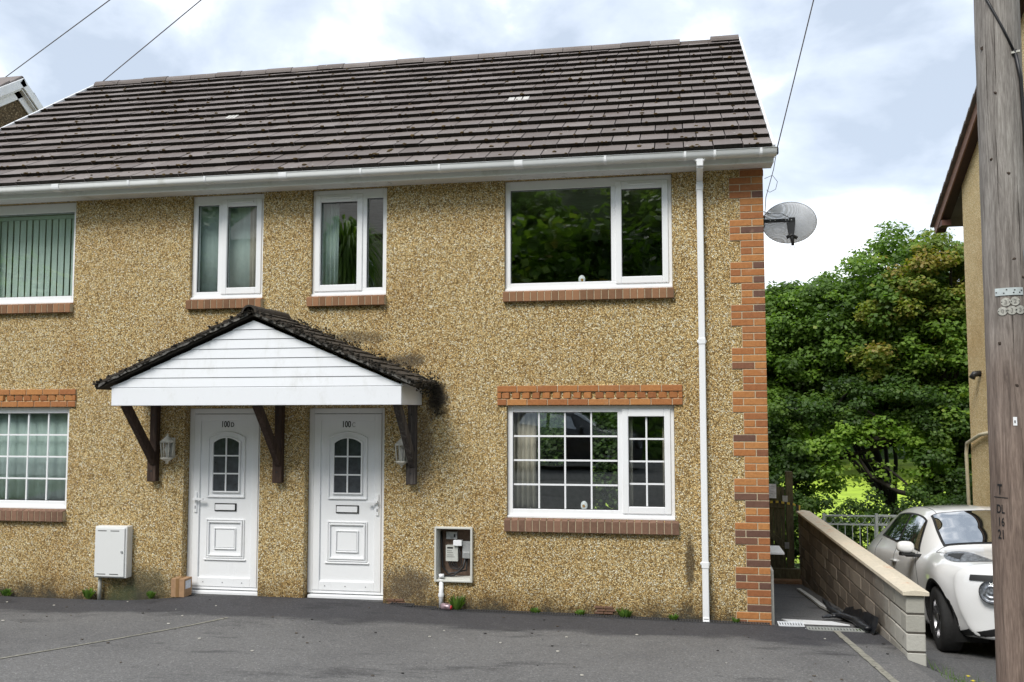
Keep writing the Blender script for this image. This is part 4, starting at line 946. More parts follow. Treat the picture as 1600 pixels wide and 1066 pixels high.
def roll(P,rad,flat=.6,n=14):
    Q=[]; m=len(P)*5
    for i in range(m+1):
        t_=i/m*(len(P)-1); v=catmull_([Vector(onpath(x,y,h)) for x,y,h in P],t_); Q.append(v)
    R0=[catmull_([Vector((r,0,0)) for r in rad],i/m*(len(rad)-1)).x*(1+.10*math.sin(i*1.7)) for i in range(m+1)]
    k=len(b.v); b.tube(Q,R0,n,.5)
    for i in range(k,len(b.v)):
        c=Q[min((i-k)//n,m)]; x,y,z=b.v[i]; b.v[i]=(x,y,c.z+(z-c.z)*flat)
def catmull_(P,t):
    n=len(P); i=int(min(max(math.floor(t),0),n-2)); f=t-i; g=lambda k:P[min(max(k,0),n-1)]
    p0,p1,p2,p3=g(i-1),g(i),g(i+1),g(i+2)
    return .5*((2*p1)+(-p0+p2)*f+(2*p0-5*p1+4*p2-p3)*f*f+(-p0+3*p1-3*p2+p3)*f**3)
roll([(.90,-.22,.05),(.87,.05,.05),(.90,.35,.045),(.84,.75,.045),(.80,1.05,.055),(.82,1.5,.04),(.88,2.0,.035),(.93,2.6,.02)],[.035,.055,.05,.04,.05,.036,.03,.015])
roll([(.60,.62,.03),(.70,.66,.045),(.80,.60,.06),(.90,.35,.05)],[.015,.035,.04,.03])
V=[]; NX=22
for i in range(NX+1):
    y=-.30+1.5*i/NX; x=.972-.018*math.sin(i*.9); h=.165*(1-.45*i/NX)+.012*math.sin(i*1.1)
    for k_,hh in enumerate((0,.35,.7,1)): V.append(onpath(x-.05*(1-hh)+.008*math.sin(i*1.3+k_),y,.005+h*hh))
b.add(V,[(4*i+k_,4*i+k_+1,4*i+k_+5,4*i+k_+4) for i in range(NX) for k_ in range(3)],.5,0,True)
o=b.build('black_sheeting',M_mem)
tag(o,'crumpled black plastic membrane bunched along the foot of the block wall','plastic sheet')

# ------------------------------------------------------------------ railing
rl=thing('metal_railing','grey metal railing with a row of rings beyond the driveway','railing',(3,8,-1.2))
def rail_section(x0,x1,y,top,zb,name):
    b=MB(); b.box(x0,x1,y-.02,y+.02,top-.025,top); b.box(x0,x1,y-.015,y+.015,top-.19,top-.165); b.box(x0,x1,y-.015,y+.015,zb+.08,zb+.105)
    b.box(x0,x0+.045,y-.022,y+.022,zb-.1,top+.02); b.box(x1-.045,x1,y-.022,y+.022,zb-.1,top+.02); b.build('frame',M_rail,rl)
    c=MB(); x=x0+.12
    while x<x1-.06: c.lathe([(.062,-.006),(.068,-.006),(.068,.006),(.062,.006),(.062,-.006)],(x,y,top-.095),'y',18); x+=.145
    c.build('rings',M_rail,rl); d=MB(); x=x0+.14
    while x<x1-.05: d.box(x-.007,x+.007,y-.007,y+.007,zb+.1,top-.18); x+=.135
    d.build('bars',M_rail,rl)
M_rail=simple('grey_painted_metal',(.36,.40,.40),.5,nscale=20,namp=.2)
rail_section(1.83,3.30,8.0,.17,-1.25,'a'); rail_section(2.74,4.2,7.75,.215,-1.25,'b')

# ------------------------------------------------------------------ telegraph pole
M_pole=wood('pole_wood',(.12,.106,.094),(.28,.258,.235),(.43,.405,.37),(18,18,1.2),zgrad=(2.4,4.6,(.72,.57,.50)))
tpole=thing('telegraph_pole','tall weathered wooden telegraph pole at the right edge of the forecourt','pole',(1.075,-3.45,.2))
b=MB(); pts=[];rad=[]
for i in range(52):
    z_=.0+i*.18; pts.append((1.075,-3.45,z_)); rad.append(.140-.0032*z_+.0012*math.sin(i*2.3))
b.tube(pts,rad,40); b.build('shaft',M_pole,tpole)
cv=Vector((CX-1.075,CY+3.45,0)).normalized(); side=Vector((cv.y*-1,cv.x,0)); side=Vector((-cv.y,cv.x,0))  # side points to the image right
if side.x<0: side=-side
def onpole(s,z,out=.002):
    r=.140-.0032*z; a=s/r; return Vector((1.075,-3.45,z))+ (cv*math.cos(a)+side*math.sin(a))*(r+out), (cv*math.cos(a)+side*math.sin(a))
def patch(mb,s0,s1,z0,z1,out=.002,th=.002,n=8,mi=0):
    vs=[];fs=[]
    for i in range(n+1):
        s=s0+(s1-s0)*i/n
        for z_ in (z0,z1):
            for o_ in (out,out+th): vs.append(onpole(s,z_,o_)[0])
    for i in range(n):
        a=4*i; fs+=[(a+1,a+5,a+7,a+3),(a+2,a+3,a+7,a+6),(a,a+4,a+5,a+1)]
    fs+=[(0,1,3,2),(4*n,4*n+2,4*n+3,4*n+1)]
    mb.add(vs,fs,.5,mi)
M_plate=simple('aluminium_plate',(.55,.60,.60),.45,.2,nscale=25,namp=.15); M_disc=simple('alloy_tag',(.48,.47,.42),.5,.3,nscale=60,namp=.35)
b=MB(); patch(b,-.068,.082,2.885,2.93); b.build('name_plate',M_plate,tpole)
for s,z_ in ((-.06,2.905),(-.02,2.898),(-.005,2.918),(.03,2.90),(.036,2.915),(.062,2.90),(.072,2.912)): b=MB(); patch(b,s-.0035,s+.0035,z_-.0035,z_+.0035,.0045,.001,2); b.build('nail_hole',M_blk,tpole)
for s,z_,dg in ((-.012,2.845,'3'),(.036,2.848,'2'),(-.030,2.792,'0'),(.018,2.795,'3'),(.062,2.797,'3')):
    b=MB(); p,nn=onpole(s,z_,.004); axu=Vector((0,0,1)); axs=axu.cross(nn); NA=18; vs=[p+axs*(.026*math.cos(2*PI*k/NA))+axu*(.026*math.sin(2*PI*k/NA)) for k in range(NA)]; v2=[v-nn*.003 for v in vs]
    b.add(vs+v2,[tuple(range(NA)),tuple(range(2*NA-1,NA-1,-1))]+[(k,k+NA,(k+1)%NA+NA,(k+1)%NA) for k in range(NA)],.5); do=b.build('number_disc',M_disc,tpole)
    Mx=Matrix((axs,axu,nn)).transposed().to_quaternion(); text(dg,.034,simple('disc_mark',(.22,.21,.19),.6),'digit',do,p+nn*.0012-axu*.012,Mx,.0005)
    for q_ in (-.021,.021): bb=MB(); bb.blob(p+axs*q_+nn*.001,.0035,.0035,.0035,j=0); bb.build('nail',M_blk,do)
for (tx,z_,s,sz) in (('T',1.71,-.085,.085),('DL',1.60,-.085,.07),('16',1.525,-.083,.07),('21',1.45,-.085,.075)):
    p,nn=onpole(s,z_,.0025); axu=Vector((0,0,1)); axs=axu.cross(nn); Mx=Matrix((axs,axu,nn)).transposed().to_quaternion()
    text(tx,sz,M_blk,'painted_mark',tpole,p,Mx,.0006,.6)
b=MB(); patch(b,-.13,-.04,1.688,1.693,.001,.001); b.build('painted_mark',M_blk,tpole)
b=MB(); patch(b,.002,.022,2.115,2.165,.002,.002,3); patch(b,.008,.014,2.13,2.145,.0045,.001,2,mi=1); b.build('white_tag',[M_white,M_blk],tpole)
# cracks, knots
M_knot=simple('knot_wood',(.05,.034,.024),.9,nscale=60,namp=.5); M_crack=simple('crack_dark',(.02,.014,.01),.95)
for s,z0_,z1_ in ((.045,.5,2.1),(.06,1.2,1.75),(-.03,3.4,3.9),(.02,2.5,2.9),(-.07,3.9,4.5),(.075,2.95,3.6),(-.02,4.1,4.6)):
    b=MB(); n_=12; ss_=s
    for i in range(n_):
        za=z0_+(z1_-z0_)*i/n_; zb_=z0_+(z1_-z0_)*(i+1)/n_; patch(b,ss_,ss_+.0035*math.sin(PI*(i+.7)/(n_+1)),za,zb_,.0003,.0006,1); ss_+=random.uniform(-.0012,.0012)
    b.build('crack',M_crack,tpole)
for s,z_ in ((-.09,4.42),(-.06,3.72),(.04,3.1),(.03,3.62),(.085,2.99),(-.02,4.12),(.05,1.62),(.03,2.35),(-.05,2.6),(.04,.92),(.075,1.28)):
    b=MB(); p,nn=onpole(s,z_,-.002); b.blob(p,.014,.006,.012,random.random(),j=.4); b.build('knot',M_knot,tpole)
b=MB()
P=[onpole(s,z_,.008)[0] for s,z_ in ((-.085,4.80),(-.03,4.66),(.03,4.50),(.085,4.36))]; b.tube(P,.007,6); 
P=[onpole(s,z_,.012)[0] for s,z_ in ((.085,4.37),(.12,4.20),(.135,3.9),(.14,3.4),(.145,2.8),(.145,2.2),(.145,1.2),(.145,.4))]; b.tube(P,.011,8); b.build('cable',M_blk,tpole)
b=MB(); p,nn=onpole(.09,4.355,.012); b.obox(p,(.022,-.006,.002),(.003,.01,0),(0,0,.006)); b.build('cable_cleat',M_disc,tpole)
b=MB(); patch(b,.088,.20,.4,3.15,.014,.006,6); b.build('cable_guard',simple('blue_grey_guard',(.24,.30,.36),.5),tpole)
b=MB(); 
for k in range(8,9): pass
b.box(1.075-.5,1.075+.5,-3.62,-3.56,8.9,9.02); b.build('crossarm',M_pole,tpole)
# overhead cables
def wire(p,q_,sag,r,label,name='overhead_cable'):
    p=Vector(p); q_=Vector(q_); b=MB(); P=[]
    for i in range(21):
        t_=i/20; v=p.lerp(q_,t_); v.z-=sag*4*t_*(1-t_); P.append(v)
    b.tube(P,r,6); return tag(b.build(name,M_cable),label,'cable')
M_cable=simple('cable_grey',(.16,.14,.14),.6)
from math import isclose
def ray(u,v,dist):
    a=(u-800-46.02)/1297.4; b_=-(v-533-22.16)/1297.4; d=(f_+r2*a+u2*b_); return Vector((CX,CY,CZ))+d*dist
TOP=(1.07,-3.45,9.05)
wire((-10.62,RY,7.86),TOP,.0,.008,'thin overhead cable running from the left roof end up to the top edge')
wire((-14.63,5.0,8.08),TOP,.0,.008,'thin overhead cable crossing the sky above the left neighbour roof')
wire((.125,-.27,4.86),TOP,.0,.006,'thin cable rising from the right gutter corner into the sky')
b=MB(); b.tube([(.125,-.27,4.86),(.10,-.15,4.68),(.03,-.03,4.42),(.015,.0,4.20)],.004,5); b.tube([(.02,-.02,4.62),(.10,-.03,4.65),(.15,-.03,4.58),(.13,-.03,4.50),(.07,-.03,4.47),(.04,-.02,4.50)],.003,5); tag(b.build('loose_cable',M_cable),'loose looped cable at the top of the brick corner','cable')

# ------------------------------------------------------------------ neighbour on the right
nr=thing('neighbour_house','yellow dashed neighbouring house with brown bargeboard behind the telegraph pole','house',(8,2.4,0))
NX0=4.0; YN0,YN1=-1.5,6.3; RYn=2.40; RZn=8.62; sn=.63
zt=RZn-sn*(YN1-RYn)
b=MB(); b.add([(NX0,YN0,-1.5),(NX0,YN1,-1.5),(NX0,YN1,zt),(NX0,RYn,RZn-.1),(NX0,YN0,zt)],[(4,3,2,1,0)],.5); b.add([(NX0,YN1,-1.5),(NX0+8,YN1,-1.5),(NX0+8,YN1,zt),(NX0,YN1,zt)],[(3,2,1,0)],.5)
b.add([(NX0,YN0,-1.5),(NX0+8,YN0,-1.5),(NX0+8,YN0,zt),(NX0,YN0,zt)],[(0,1,2,3)],.5); b.build('wall',M_dash2,nr)
b=MB(); bo=MB(); bs=MB(); x0=3.83
for sg in (1,-1):
    Le=(YN1-RYn)+1.02; d=Vector((0,sg,-sn)).normalized(); nn=Vector((0,sg*sn,1)).normalized(); Ln=Le*math.sqrt(1+sn*sn)
    mid=Vector((0,RYn,RZn))+d*Ln/2
    bo.obox(Vector((x0+.012,mid.y,mid.z))-nn*.03,(.012,0,0),d*(Ln/2),nn*.085)
    bs.obox(Vector((x0+.10,mid.y,mid.z))-nn*.09,(.078,0,0),d*(Ln/2),nn*.008)
    m=22
    for i in range(m):
        c=Vector((0,RYn,RZn))+d*(Ln*(i+.5)/m)+nn*.085
        b.obox((x0+4.1,c.y,c.z),(4.16,0,0),d*(Ln/m*.55)+nn*(-.012),nn*.016,random.random())
b.build('roof',M_tile,nr); bo.build('bargeboard',simple('brown_board_paint',(.17,.085,.055),.6,nscale=12,namp=.2),nr); bs.build('soffit',simple('dark_brown_soffit',(.045,.022,.016),.7),nr)
b=MB(); b.box(3.84,NX0+.0,6.9,7.35,5.50,5.60); b.build('eaves_box',simple('brown_board2',(.12,.055,.04),.6),nr)
b=MB(); b.tube([(4.0,5.72,2.78),(3.90,5.72,2.77),(3.86,5.72,2.70)],.05,8); b.build('overflow_pipe',M_blk,nr)
b=MB(); b.tube([(3.97,5.1,1.85),(3.95,5.7,1.78),(3.94,6.30,1.62),(3.94,6.36,1.45),(3.98,6.37,-1.2)],.030,8); b.build('waste_pipe',simple('cream_pipe',(.55,.50,.36),.5),nr)
# ------------------------------------------------------------------ neighbour on the left
nl=thing('neighbour_house','brown dashed neighbouring house with white gable boards at the top left','house',(-16,3.6,0))
b=MB(); GX=-12.0; gy0,gz_=3.57,7.96; sl2=.72
b.add([(GX-.12,-.5,0),(GX-.12,7.6,0),(GX-.12,7.6,gz_-.3-sl2*4.03),(GX-.12,gy0,gz_-.3),(GX-.12,-.5,gz_-.3-sl2*4.07)],[(0,1,2,3,4)],.5); b.add([(GX-.12,-.5,0),(GX-8,-.5,0),(GX-8,-.5,5),(GX-.12,-.5,5)],[(3,2,1,0)],.5); b.build('wall',M_dash3,nl)
bo=MB(); bt=MB()
for sg in (1,-1):
    d=Vector((0,sg,-sl2)).normalized(); nn=Vector((0,sg*sl2,1)).normalized(); Ln=5.2
    mid=Vector((0,gy0,gz_))+d*Ln/2
    bo.obox(Vector((GX-.015,mid.y,mid.z))-nn*.07,(.015,0,0),d*(Ln/2),nn*.068); bo.obox(Vector((GX-.075,mid.y,mid.z))-nn*.155,(.045,0,0),d*(Ln/2),nn*.014); bo.obox(Vector((GX-.105,mid.y,mid.z))-nn*.235,(.012,0,0),d*(Ln/2),nn*.066)
    for i in range(16):
        c=Vector((0,gy0,gz_))+d*(Ln*(i+.5)/16)+nn*.012; bt.obox((GX-4.03,c.y,c.z),(4.0,0,0),d*(Ln/32*1.1)-nn*.012,nn*.014,random.random())
bo.build('bargeboard',M_white,nl,bevel=.004); bt.build('roof',M_tile,nl)
# ------------------------------------------------------------------ car
def catmull(P,t):
    n=len(P); i=int(min(max(math.floor(t),0),n-2)); f=t-i
    g=lambda k:P[min(max(k,0),n-1)]
    p0,p1,p2,p3=g(i-1),g(i),g(i+1),g(i+2)
    return .5*((2*p1)+(-p0+p2)*f+(2*p0-5*p1+4*p2-p3)*f*f+(-p0+3*p1-3*p2+p3)*f**3)
ST=[ # each station: 9 points (u forward, w half width, h), sill to centre line
 [(.60,.52,.20),(.57,.70,.24),(.50,.79,.40),(.46,.83,.58),(.43,.83,.74),(.44,.79,.85),(.50,.66,.92),(.60,.36,.955),(.66,0,.965)],
 [(.20,.60,.19),(.20,.80,.22),(.18,.865,.42),(.14,.895,.62),(.10,.895,.80),(.08,.83,.92),(.05,.68,.995),(.10,.36,1.025),(.14,0,1.035)],
 [(-.42,.60,.19),(-.42,.80,.22),(-.42,.855,.42),(-.42,.862,.62),(-.42,.850,.83),(-.40,.79,.955),(-.34,.66,1.05),(-.20,.36,1.09),(-.14,0,1.10)],
 [(-.78,.60,.19),(-.78,.80,.22),(-.78,.840,.42),(-.78,.848,.62),(-.78,.850,.85),(-.78,.800,.985),(-.66,.63,1.21),(-.50,.35,1.27),(-.44,0,1.29)],
 [(-1.10,.60,.19),(-1.10,.80,.22),(-1.10,.838,.42),(-1.10,.845,.62),(-1.10,.850,.87),(-1.10,.800,1.01),(-1.02,.58,1.405),(-.88,.34,1.48),(-.82,0,1.50)],
 [(-1.60,.60,.19),(-1.60,.80,.22),(-1.60,.838,.42),(-1.60,.848,.62),(-1.60,.855,.89),(-1.60,.795,1.045),(-1.60,.555,1.475),(-1.50,.34,1.54),(-1.45,0,1.56)],
 [(-2.15,.60,.19),(-2.15,.80,.22),(-2.15,.850,.42),(-2.15,.868,.64),(-2.15,.875,.93),(-2.15,.775,1.10),(-2.15,.540,1.465),(-2.15,.33,1.535),(-2.15,0,1.555)],
 [(-2.60,.60,.20),(-2.60,.80,.24),(-2.60,.880,.45),(-2.60,.898,.68),(-2.60,.875,.95),(-2.60,.730,1.13),(-2.60,.510,1.41),(-2.65,.32,1.48),(-2.70,0,1.50)],
 [(-3.05,.55,.24),(-3.05,.76,.28),(-3.05,.840,.48),(-3.05,.855,.70),(-3.05,.820,.92),(-3.05,.690,1.10),(-3.02,.500,1.26),(-3.10,.31,1.32),(-3.12,0,1.34)],
 [(-3.24,.50,.28),(-3.24,.66,.32),(-3.24,.740,.50),(-3.25,.750,.70),(-3.26,.720,.90),(-3.26,.620,1.02),(-3.26,.460,1.08),(-3.28,.30,1.10),(-3.29,0,1.11)]]
ST=[[Vector(p) for p in r] for r in ST]
def body(st,k):
    col=[catmull([ST[i][j] for i in range(len(ST))],st) for j in range(max(0,int(k)-1),min(9,int(k)+3))]
    base=max(0,int(k)-1); return catmull(col,k-base)
CENT=[(.70,.20),(.76,.24),(.80,.40),(.825,.58),(.83,.72),(.815,.82),(.79,.88),(.72,.935),(.66,.965)]
def cap(t,k):   # t 1 at the corner ring, 0 on the centre line
    p=catmull(ST[0],k); c=catmull([Vector((a,0,b)) for a,b in CENT],k)
    e=.5*max(0,1-abs(t)**2.2)**.5+.5*(1-abs(t)**2.6); return Vector((p.x+(c.x-p.x)*e,p.y*t,p.z+(c.z-p.z)*(1-t)))
def bnorm(f,a,b,e=.02):
    p=f(a,b); q1=f(a+e,b)-f(a-e,b); q2=f(a,b+e)-f(a,b-e); n=q1.cross(q2)
    if n.length<1e-9: return Vector((0,1,0))
    n.normalize(); return n
def make_car(label,loc,rot,pmat,group=None,pitch=0,full=True):
    root=thing('parked_car',label,'car',loc,group); 
    fw=Vector((math.sin(rot),-math.cos(rot),0)); lf=Vector((-math.cos(rot),-math.sin(rot),0)); 
    fwp=fw*math.cos(pitch)+Vector((0,0,1))*math.sin(pitch); up=fwp.cross(lf)*-1
    if up.z<0: up=-up
    Mr=Matrix((fwp,lf,up)).transposed()     # columns: forward, image-left, up
    root.rotation_euler=Mr.to_euler() if Mr.determinant()>0 else (0,0,0)
    return root
croot=None
def car(label,loc,rot,pitch,pmat,reuse=None):
    # car space: x = backwards (-u), y = +w ... built right handed: X=u, Y=-w(image left is +w) 
    root=thing('parked_car',label,'car',loc)
    fw=Vector((math.sin(rot)*math.cos(pitch),-math.cos(rot)*math.cos(pitch),math.sin(pitch))); lw=Vector((-math.cos(rot),-math.sin(rot),0)); up=fw.cross(-lw) if fw.cross(-lw).z>0 else fw.cross(lw)
    yv=up.cross(fw)      # right-handed: x=fw, y, z=up
    root.rotation_euler=Matrix((fw,yv,up)).transposed().to_euler()
    sgn=1 if yv.dot(lw)>0 else -1
    def loc_(o,p=None): local(o,p or root); return o
    def done(mb,name,mats,parent=None,**k):
        o=mb.build(name,mats,None,**k); local(o,parent or root); return o
    def V3(p,side=1,off=0,n=None): return (p.x,sgn*side*p.y,p.z)
    # body shell
    NS,NK=108,72; b=MB(); R_=.385; hub=((0,.335),(-2.53,.335))
    for side in (1,-1):
        G=[[body(9*i/NS,8*j/NK) for j in range(NK+1)] for i in range(NS+1)]
        ins=[[False]*(NK+1) for _ in range(NS+1)]
        for i in range(NS+1):
            for j in range(NK+1):
                p=G[i][j]
                if j<NK*.55:
                    for (hu,hh) in hub:
                        if math.hypot(p.x-hu,p.z-hh)<R_: ins[i][j]=(hu,hh)
        idx={}; vs=[];fs=[]
        keep=[]
        for i in range(NS):
            for j in range(NK):
                q_=[(i,j),(i+1,j),(i+1,j+1),(i,j+1)]
                if all(ins[a][c] for a,c in q_): continue
                keep.append(q_)
        for q_ in keep:
            for a,c in q_:
                if (a,c) not in idx:
                    p=G[a][c].copy()
                    if ins[a][c]:
                        hu,hh=ins[a][c]; d=math.hypot(p.x-hu,p.z-hh) or 1e-3; p.x=hu+(p.x-hu)*R_/d; p.z=hh+(p.z-hh)*R_/d
                    idx[(a,c)]=len(vs); vs.append(V3(p,side))
            f=[idx[x] for x in q_]; fs.append(f if side*sgn<0 else f[::-1])
        b.add(vs,fs,.5,0,True)
        for (fn,NT) in ((cap,26),):
            vs=[V3(fn(math.sin(PI/2*i/NT),8*j/NK),side) for i in range(NT+1) for j in range(NK+1)]
            fs=[(i*(NK+1)+j,(i+1)*(NK+1)+j,(i+1)*(NK+1)+j+1,i*(NK+1)+j+1) for i in range(NT) for j in range(NK)]
            b.add(vs,[f if side*sgn>0 else f[::-1] for f in fs][::1] if 0 else [f[::-1] if side*sgn>0 else f for f in fs],.5,0,True)
        # tail cap
        rl_=[V3(body(9,8*j/NK),side) for j in range(NK+1)]; c0=[(p[0]-.02,0,p[2]) for p in rl_]
        m=NK+1; b.add(rl_+c0,[(j,j+1,m+j+1,m+j) if side*sgn<0 else (j,m+j,m+j+1,j+1) for j in range(NK)],.5,0,True)
    bo_=done(b,'body',pmat)
    def panel(fn,outline,nu,nv,off,mats,name,sides=(1,-1),parent=None,merge=False):
        made={}
        # outline: function (a,b in 0..1) -> (param1,param2)
        mb=MB(); o=None
        for side in sides:
            if not merge: mb=MB()
            vs=[]
            for i in range(nu+1):
                for j in range(nv+1):
                    a,c=outline(i/nu,j/nv); p=fn(a,c); n_=bnorm(fn,a,c)
                    if n_.y<0 and abs(n_.y)>.25: n_=-n_
                    elif abs(n_.y)<=.25 and (n_.z<0 if abs(n_.z)>abs(n_.x) else n_.x<0): n_=-n_
                    q_=p+n_*off; 
                    if q_.y<0: q_.y=0
                    vs.append((q_.x,sgn*side*q_.y,q_.z))
            fs=[(i*(nv+1)+j,(i+1)*(nv+1)+j,(i+1)*(nv+1)+j+1,i*(nv+1)+j+1) for i in range(nu) for j in range(nv)]
            mb.add(vs,fs,.5,0,True)
            if not merge: o=done(mb,name,mats,parent[side] if isinstance(parent,dict) else parent); made[side]=o
        if merge: o=done(mb,name,mats,parent); made[1]=o
        return dict(made)
    quad=lambda A,B,C,D:(lambda s,t:tuple((A[i]*(1-s)+B[i]*s)*(1-t)+(D[i]*(1-s)+C[i]*s)*t for i in (0,1)))
    # glazing
    panel(body,lambda s,t:(2.12+.0*t+s*(1.78),6.10+(8-6.10)*t),20,16,.004,M_trim,'windscreen_surround',merge=True)
    panel(body,lambda s,t:(2.22+s*1.62,6.20+(8-6.20)*t),20,16,.009,M_cg2,'windscreen',merge=True)
    panel(body,quad((2.82,5.10),(6.80,5.10),(6.10,5.92),(3.78,5.93)),26,8,.004,M_trim,'window_surround')
    panel(body,quad((3.02,5.16),(4.86,5.16),(4.86,5.87),(3.86,5.87)),14,8,.009,M_cg2,'side_window')
    panel(body,quad((5.00,5.16),(6.45,5.16),(5.95,5.87),(5.00,5.87)),14,8,.009,M_cg2,'side_window')
    # headlamps
    hl=panel(body,lambda s,t:(1.30-1.15*s-.72*math.sin(PI*s**.6)*(t-.5),5.68+1.08*s-.85*math.sin(PI*s**.6)*(t-.5)),18,8,.006,M_lampin,'headlamp')
    panel(body,lambda s,t:(1.12-.36*s-.30*(t-.5)*(.5+s),5.83+.32*s-.32*(t-.5)*(.5+s)),8,6,.009,M_trim,'lamp_bezel',parent=hl)
    # grille band, intake
    panel(cap,lambda s,t:(.88*(1-s),4.30+.80*t*(.6+.4*s)),28,8,.014,M_trim,'grille',merge=True)
    panel(cap,lambda s,t:(.74*(1-s)+0,.55+1.15*t*(1-.25*(1-s))),14,6,.006,M_trim,'lower_intake',merge=True)
    panel(body,lambda s,t:(.0+s*1.05,.0+1.45*t*(1-.25*s)),6,4,.005,M_trim,'bumper_skirt')
    panel(cap,lambda s,t:(1-s,(1.25+1.2*s)*t),14,4,.006,M_trim,'front_skirt',merge=True)
    panel(body,lambda s,t:(2.3+s*4.0,.3+.9*t),20,4,.006,M_trim,'sill_trim')
    # round lamps
    for side in (1,-1):
        lp=MB(); c=Vector((.752,.592,.672)); nrm=Vector((.90,.42,.06)).normalized(); a1=nrm.cross(Vector((0,0,1))).normalized(); a2=a1.cross(nrm)
        def rp(r,h,k,n=24): 
            a=2*PI*k/n; q_=c+a1*(r*math.cos(a))+a2*(r*math.sin(a))+nrm*h; return (q_.x,sgn*side*q_.y,q_.z)
        prof=[(.113,-.07),(.112,.000),(.108,.010),(.104,.008)]; vs=[rp(r,h,k) for r,h in prof for k in range(24)]
        lp.add(vs,[(i*24+k,i*24+(k+1)%24,(i+1)*24+(k+1)%24,(i+1)*24+k) for i in range(3) for k in range(24)],.5,0,True)
        lo=done(lp,'round_headlamp',M_trim)
        g=MB(); prof=[(.104,.008),(.098,-.006),(.062,-.018),(.055,.002),(.05,-.016),(.03,-.004),(.001,-.012)]; vs=[rp(r,h,k) for r,h in prof for k in range(24)]
        g.add(vs,[(i*24+k,i*24+(k+1)%24,(i+1)*24+(k+1)%24,(i+1)*24+k) for i in range(6) for k in range(24)],.5,0,True); done(g,'reflector',M_lampin,lo)
        g=MB(); prof=[(.105,.015),(.09,.024),(.05,.032),(.001,.035)]; vs=[rp(r,h,k) for r,h in prof for k in range(24)]
        g.add(vs,[(i*24+k,i*24+(k+1)%24,(i+1)*24+(k+1)%24,(i+1)*24+k) for i in range(3) for k in range(24)],.5,0,True); done(g,'lens',M_clens,lo)
        # mirror
        mr=MB(); mc=Vector((-.66,.965,1.055)); 
        for (dx_,dy_,dz_,rx,ry,rz) in ((0,0,0,.065,.095,.068),):
            n_=14; vs=[];fs=[]
            for i in range(n_+1):
                th_=PI*i/n_
                for k in range(18):
                    ph=2*PI*k/18; sx_=math.sin(th_)*math.cos(ph); sz_=math.sin(th_)*math.sin(ph); sy_=math.cos(th_)
                    se=lambda v:math.copysign(abs(v)**.75,v)
                    xx=se(sx_)*rx; xx=max(xx,-.035); vs.append((mc.x+xx,sgn*side*(mc.y+se(sy_)*ry),mc.z+se(sz_)*rz))
            for i in range(n_):
                for k in range(18): fs.append((i*18+k,i*18+(k+1)%18,(i+1)*18+(k+1)%18,(i+1)*18+k))
            mr.add(vs,fs,.5,0,True)
        mo=done(mr,'door_mirror',pmat)
        mf=MB(); mf.obox((mc.x-.01,sgn*side*(mc.y-.10),mc.z-.095),(.03,0,0),(0,.10,0),(0,0,.018)); mf.obox((mc.x-.02,sgn*side*(mc.y-.02),mc.z-.08),(.05,0,0),(0,.08,0),(0,0,.02)); done(mf,'mirror_foot',M_trim,mo,bevel=.008)
        # handle
        h=MB(); pp=body(5.35,3.95); h.obox((-1.52,sgn*side*(.874),.865),(.085,0,0),(0,.016,0),(0,0,.015)); h.obox((-1.445,sgn*side*(.872),.865),(.012,0,0),(0,.018,0),(0,0,.013)); done(h,'door_handle',pmat,bevel=.008)
        # arches
        for hu,hh in hub:
            ar=MB(); n_=30; vs=[];fs=[]
            for i in range(n_+1):
                a=-.42+(PI+.84)*i/n_; 
                for rr,ww in ((.386,None),(.415,None)):
                    x_=hu+rr*math.cos(a); z_=hh+rr*math.sin(a)
                    # find surface width there
                    best=.86; 
                    st_=(0.25+(.2-x_)/.62*1.0) if hu==0 else 6+( -2.15-x_)/.45
                    st_=min(max(st_,0),9)
                    bd=9
                    for kk in range(0,46):
                        for ds in (-.6,-.3,0,.3,.6):
                            if not 0<=st_+ds<=9: continue
                            p=body(st_+ds,.5+kk*.1); dd=abs(p.x-x_)+abs(p.z-z_)
                            if dd<bd: bd=dd; best=p.y
                    vs.append((x_,sgn*side*(best+.008),z_)); 
                    if rr==.386: vs.append((x_,sgn*side*(best-.05),z_))
            for i in range(n_): a=3*i; fs+=[(a,a+3,a+5,a+2),(a+1,a+4,a+3,a)]
            ar.add(vs,fs,.5,0,True); done(ar,'wheel_arch_trim',M_trim)
            li=MB(); vs=[];fs=[]
            for i in range(n_+1):
                a=-.5+(PI+1.0)*i/n_
                for ww in (.84,.50): vs.append((hu+.40*math.cos(a),sgn*side*ww,hh+.40*math.sin(a)))
            for i in range(n_): a=2*i; fs.append((a,a+1,a+3,a+2))
            li.add(vs,fs,.5,0,True); li.add([(hu+.40*math.cos(-.5+(PI+1)*i/20),sgn*side*.52,hh+.40*math.sin(-.5+(PI+1)*i/20)) for i in range(21)],[tuple(range(21))],.5); done(li,'wheel_arch_liner',M_dark)
            # wheel
            steer=R(-9)*0 if hu else R(7)
            wh=MB(); wy=.785; prof=[(.20,-.10),(.235,-.105),(.30,-.105),(.325,-.095),(.335,-.07),(.336,0),(.335,.07),(.325,.095),(.30,.105),(.235,.105),(.20,.10)]
            def wl(prof,mb,n_=40,sm=True):
                vs=[]
                for r,h_ in prof:
                    for k in range(n_):
                        a=2*PI*k/n_; x_=r*math.cos(a); z_=r*math.sin(a); y_=h_
                        xr=x_*math.cos(steer)-y_*math.sin(steer)*1; yr=x_*math.sin(steer)+y_*math.cos(steer)
                        vs.append((hu+xr,sgn*side*wy+sgn*side*yr,hh+z_))
                mb.add(vs,[(i*n_+k,i*n_+(k+1)%n_,(i+1)*n_+(k+1)%n_,(i+1)*n_+k) for i in range(len(prof)-1) for k in range(n_)],.5,0,sm)
            wl(prof,wh); wo_=done(wh,'wheel',M_tyre)
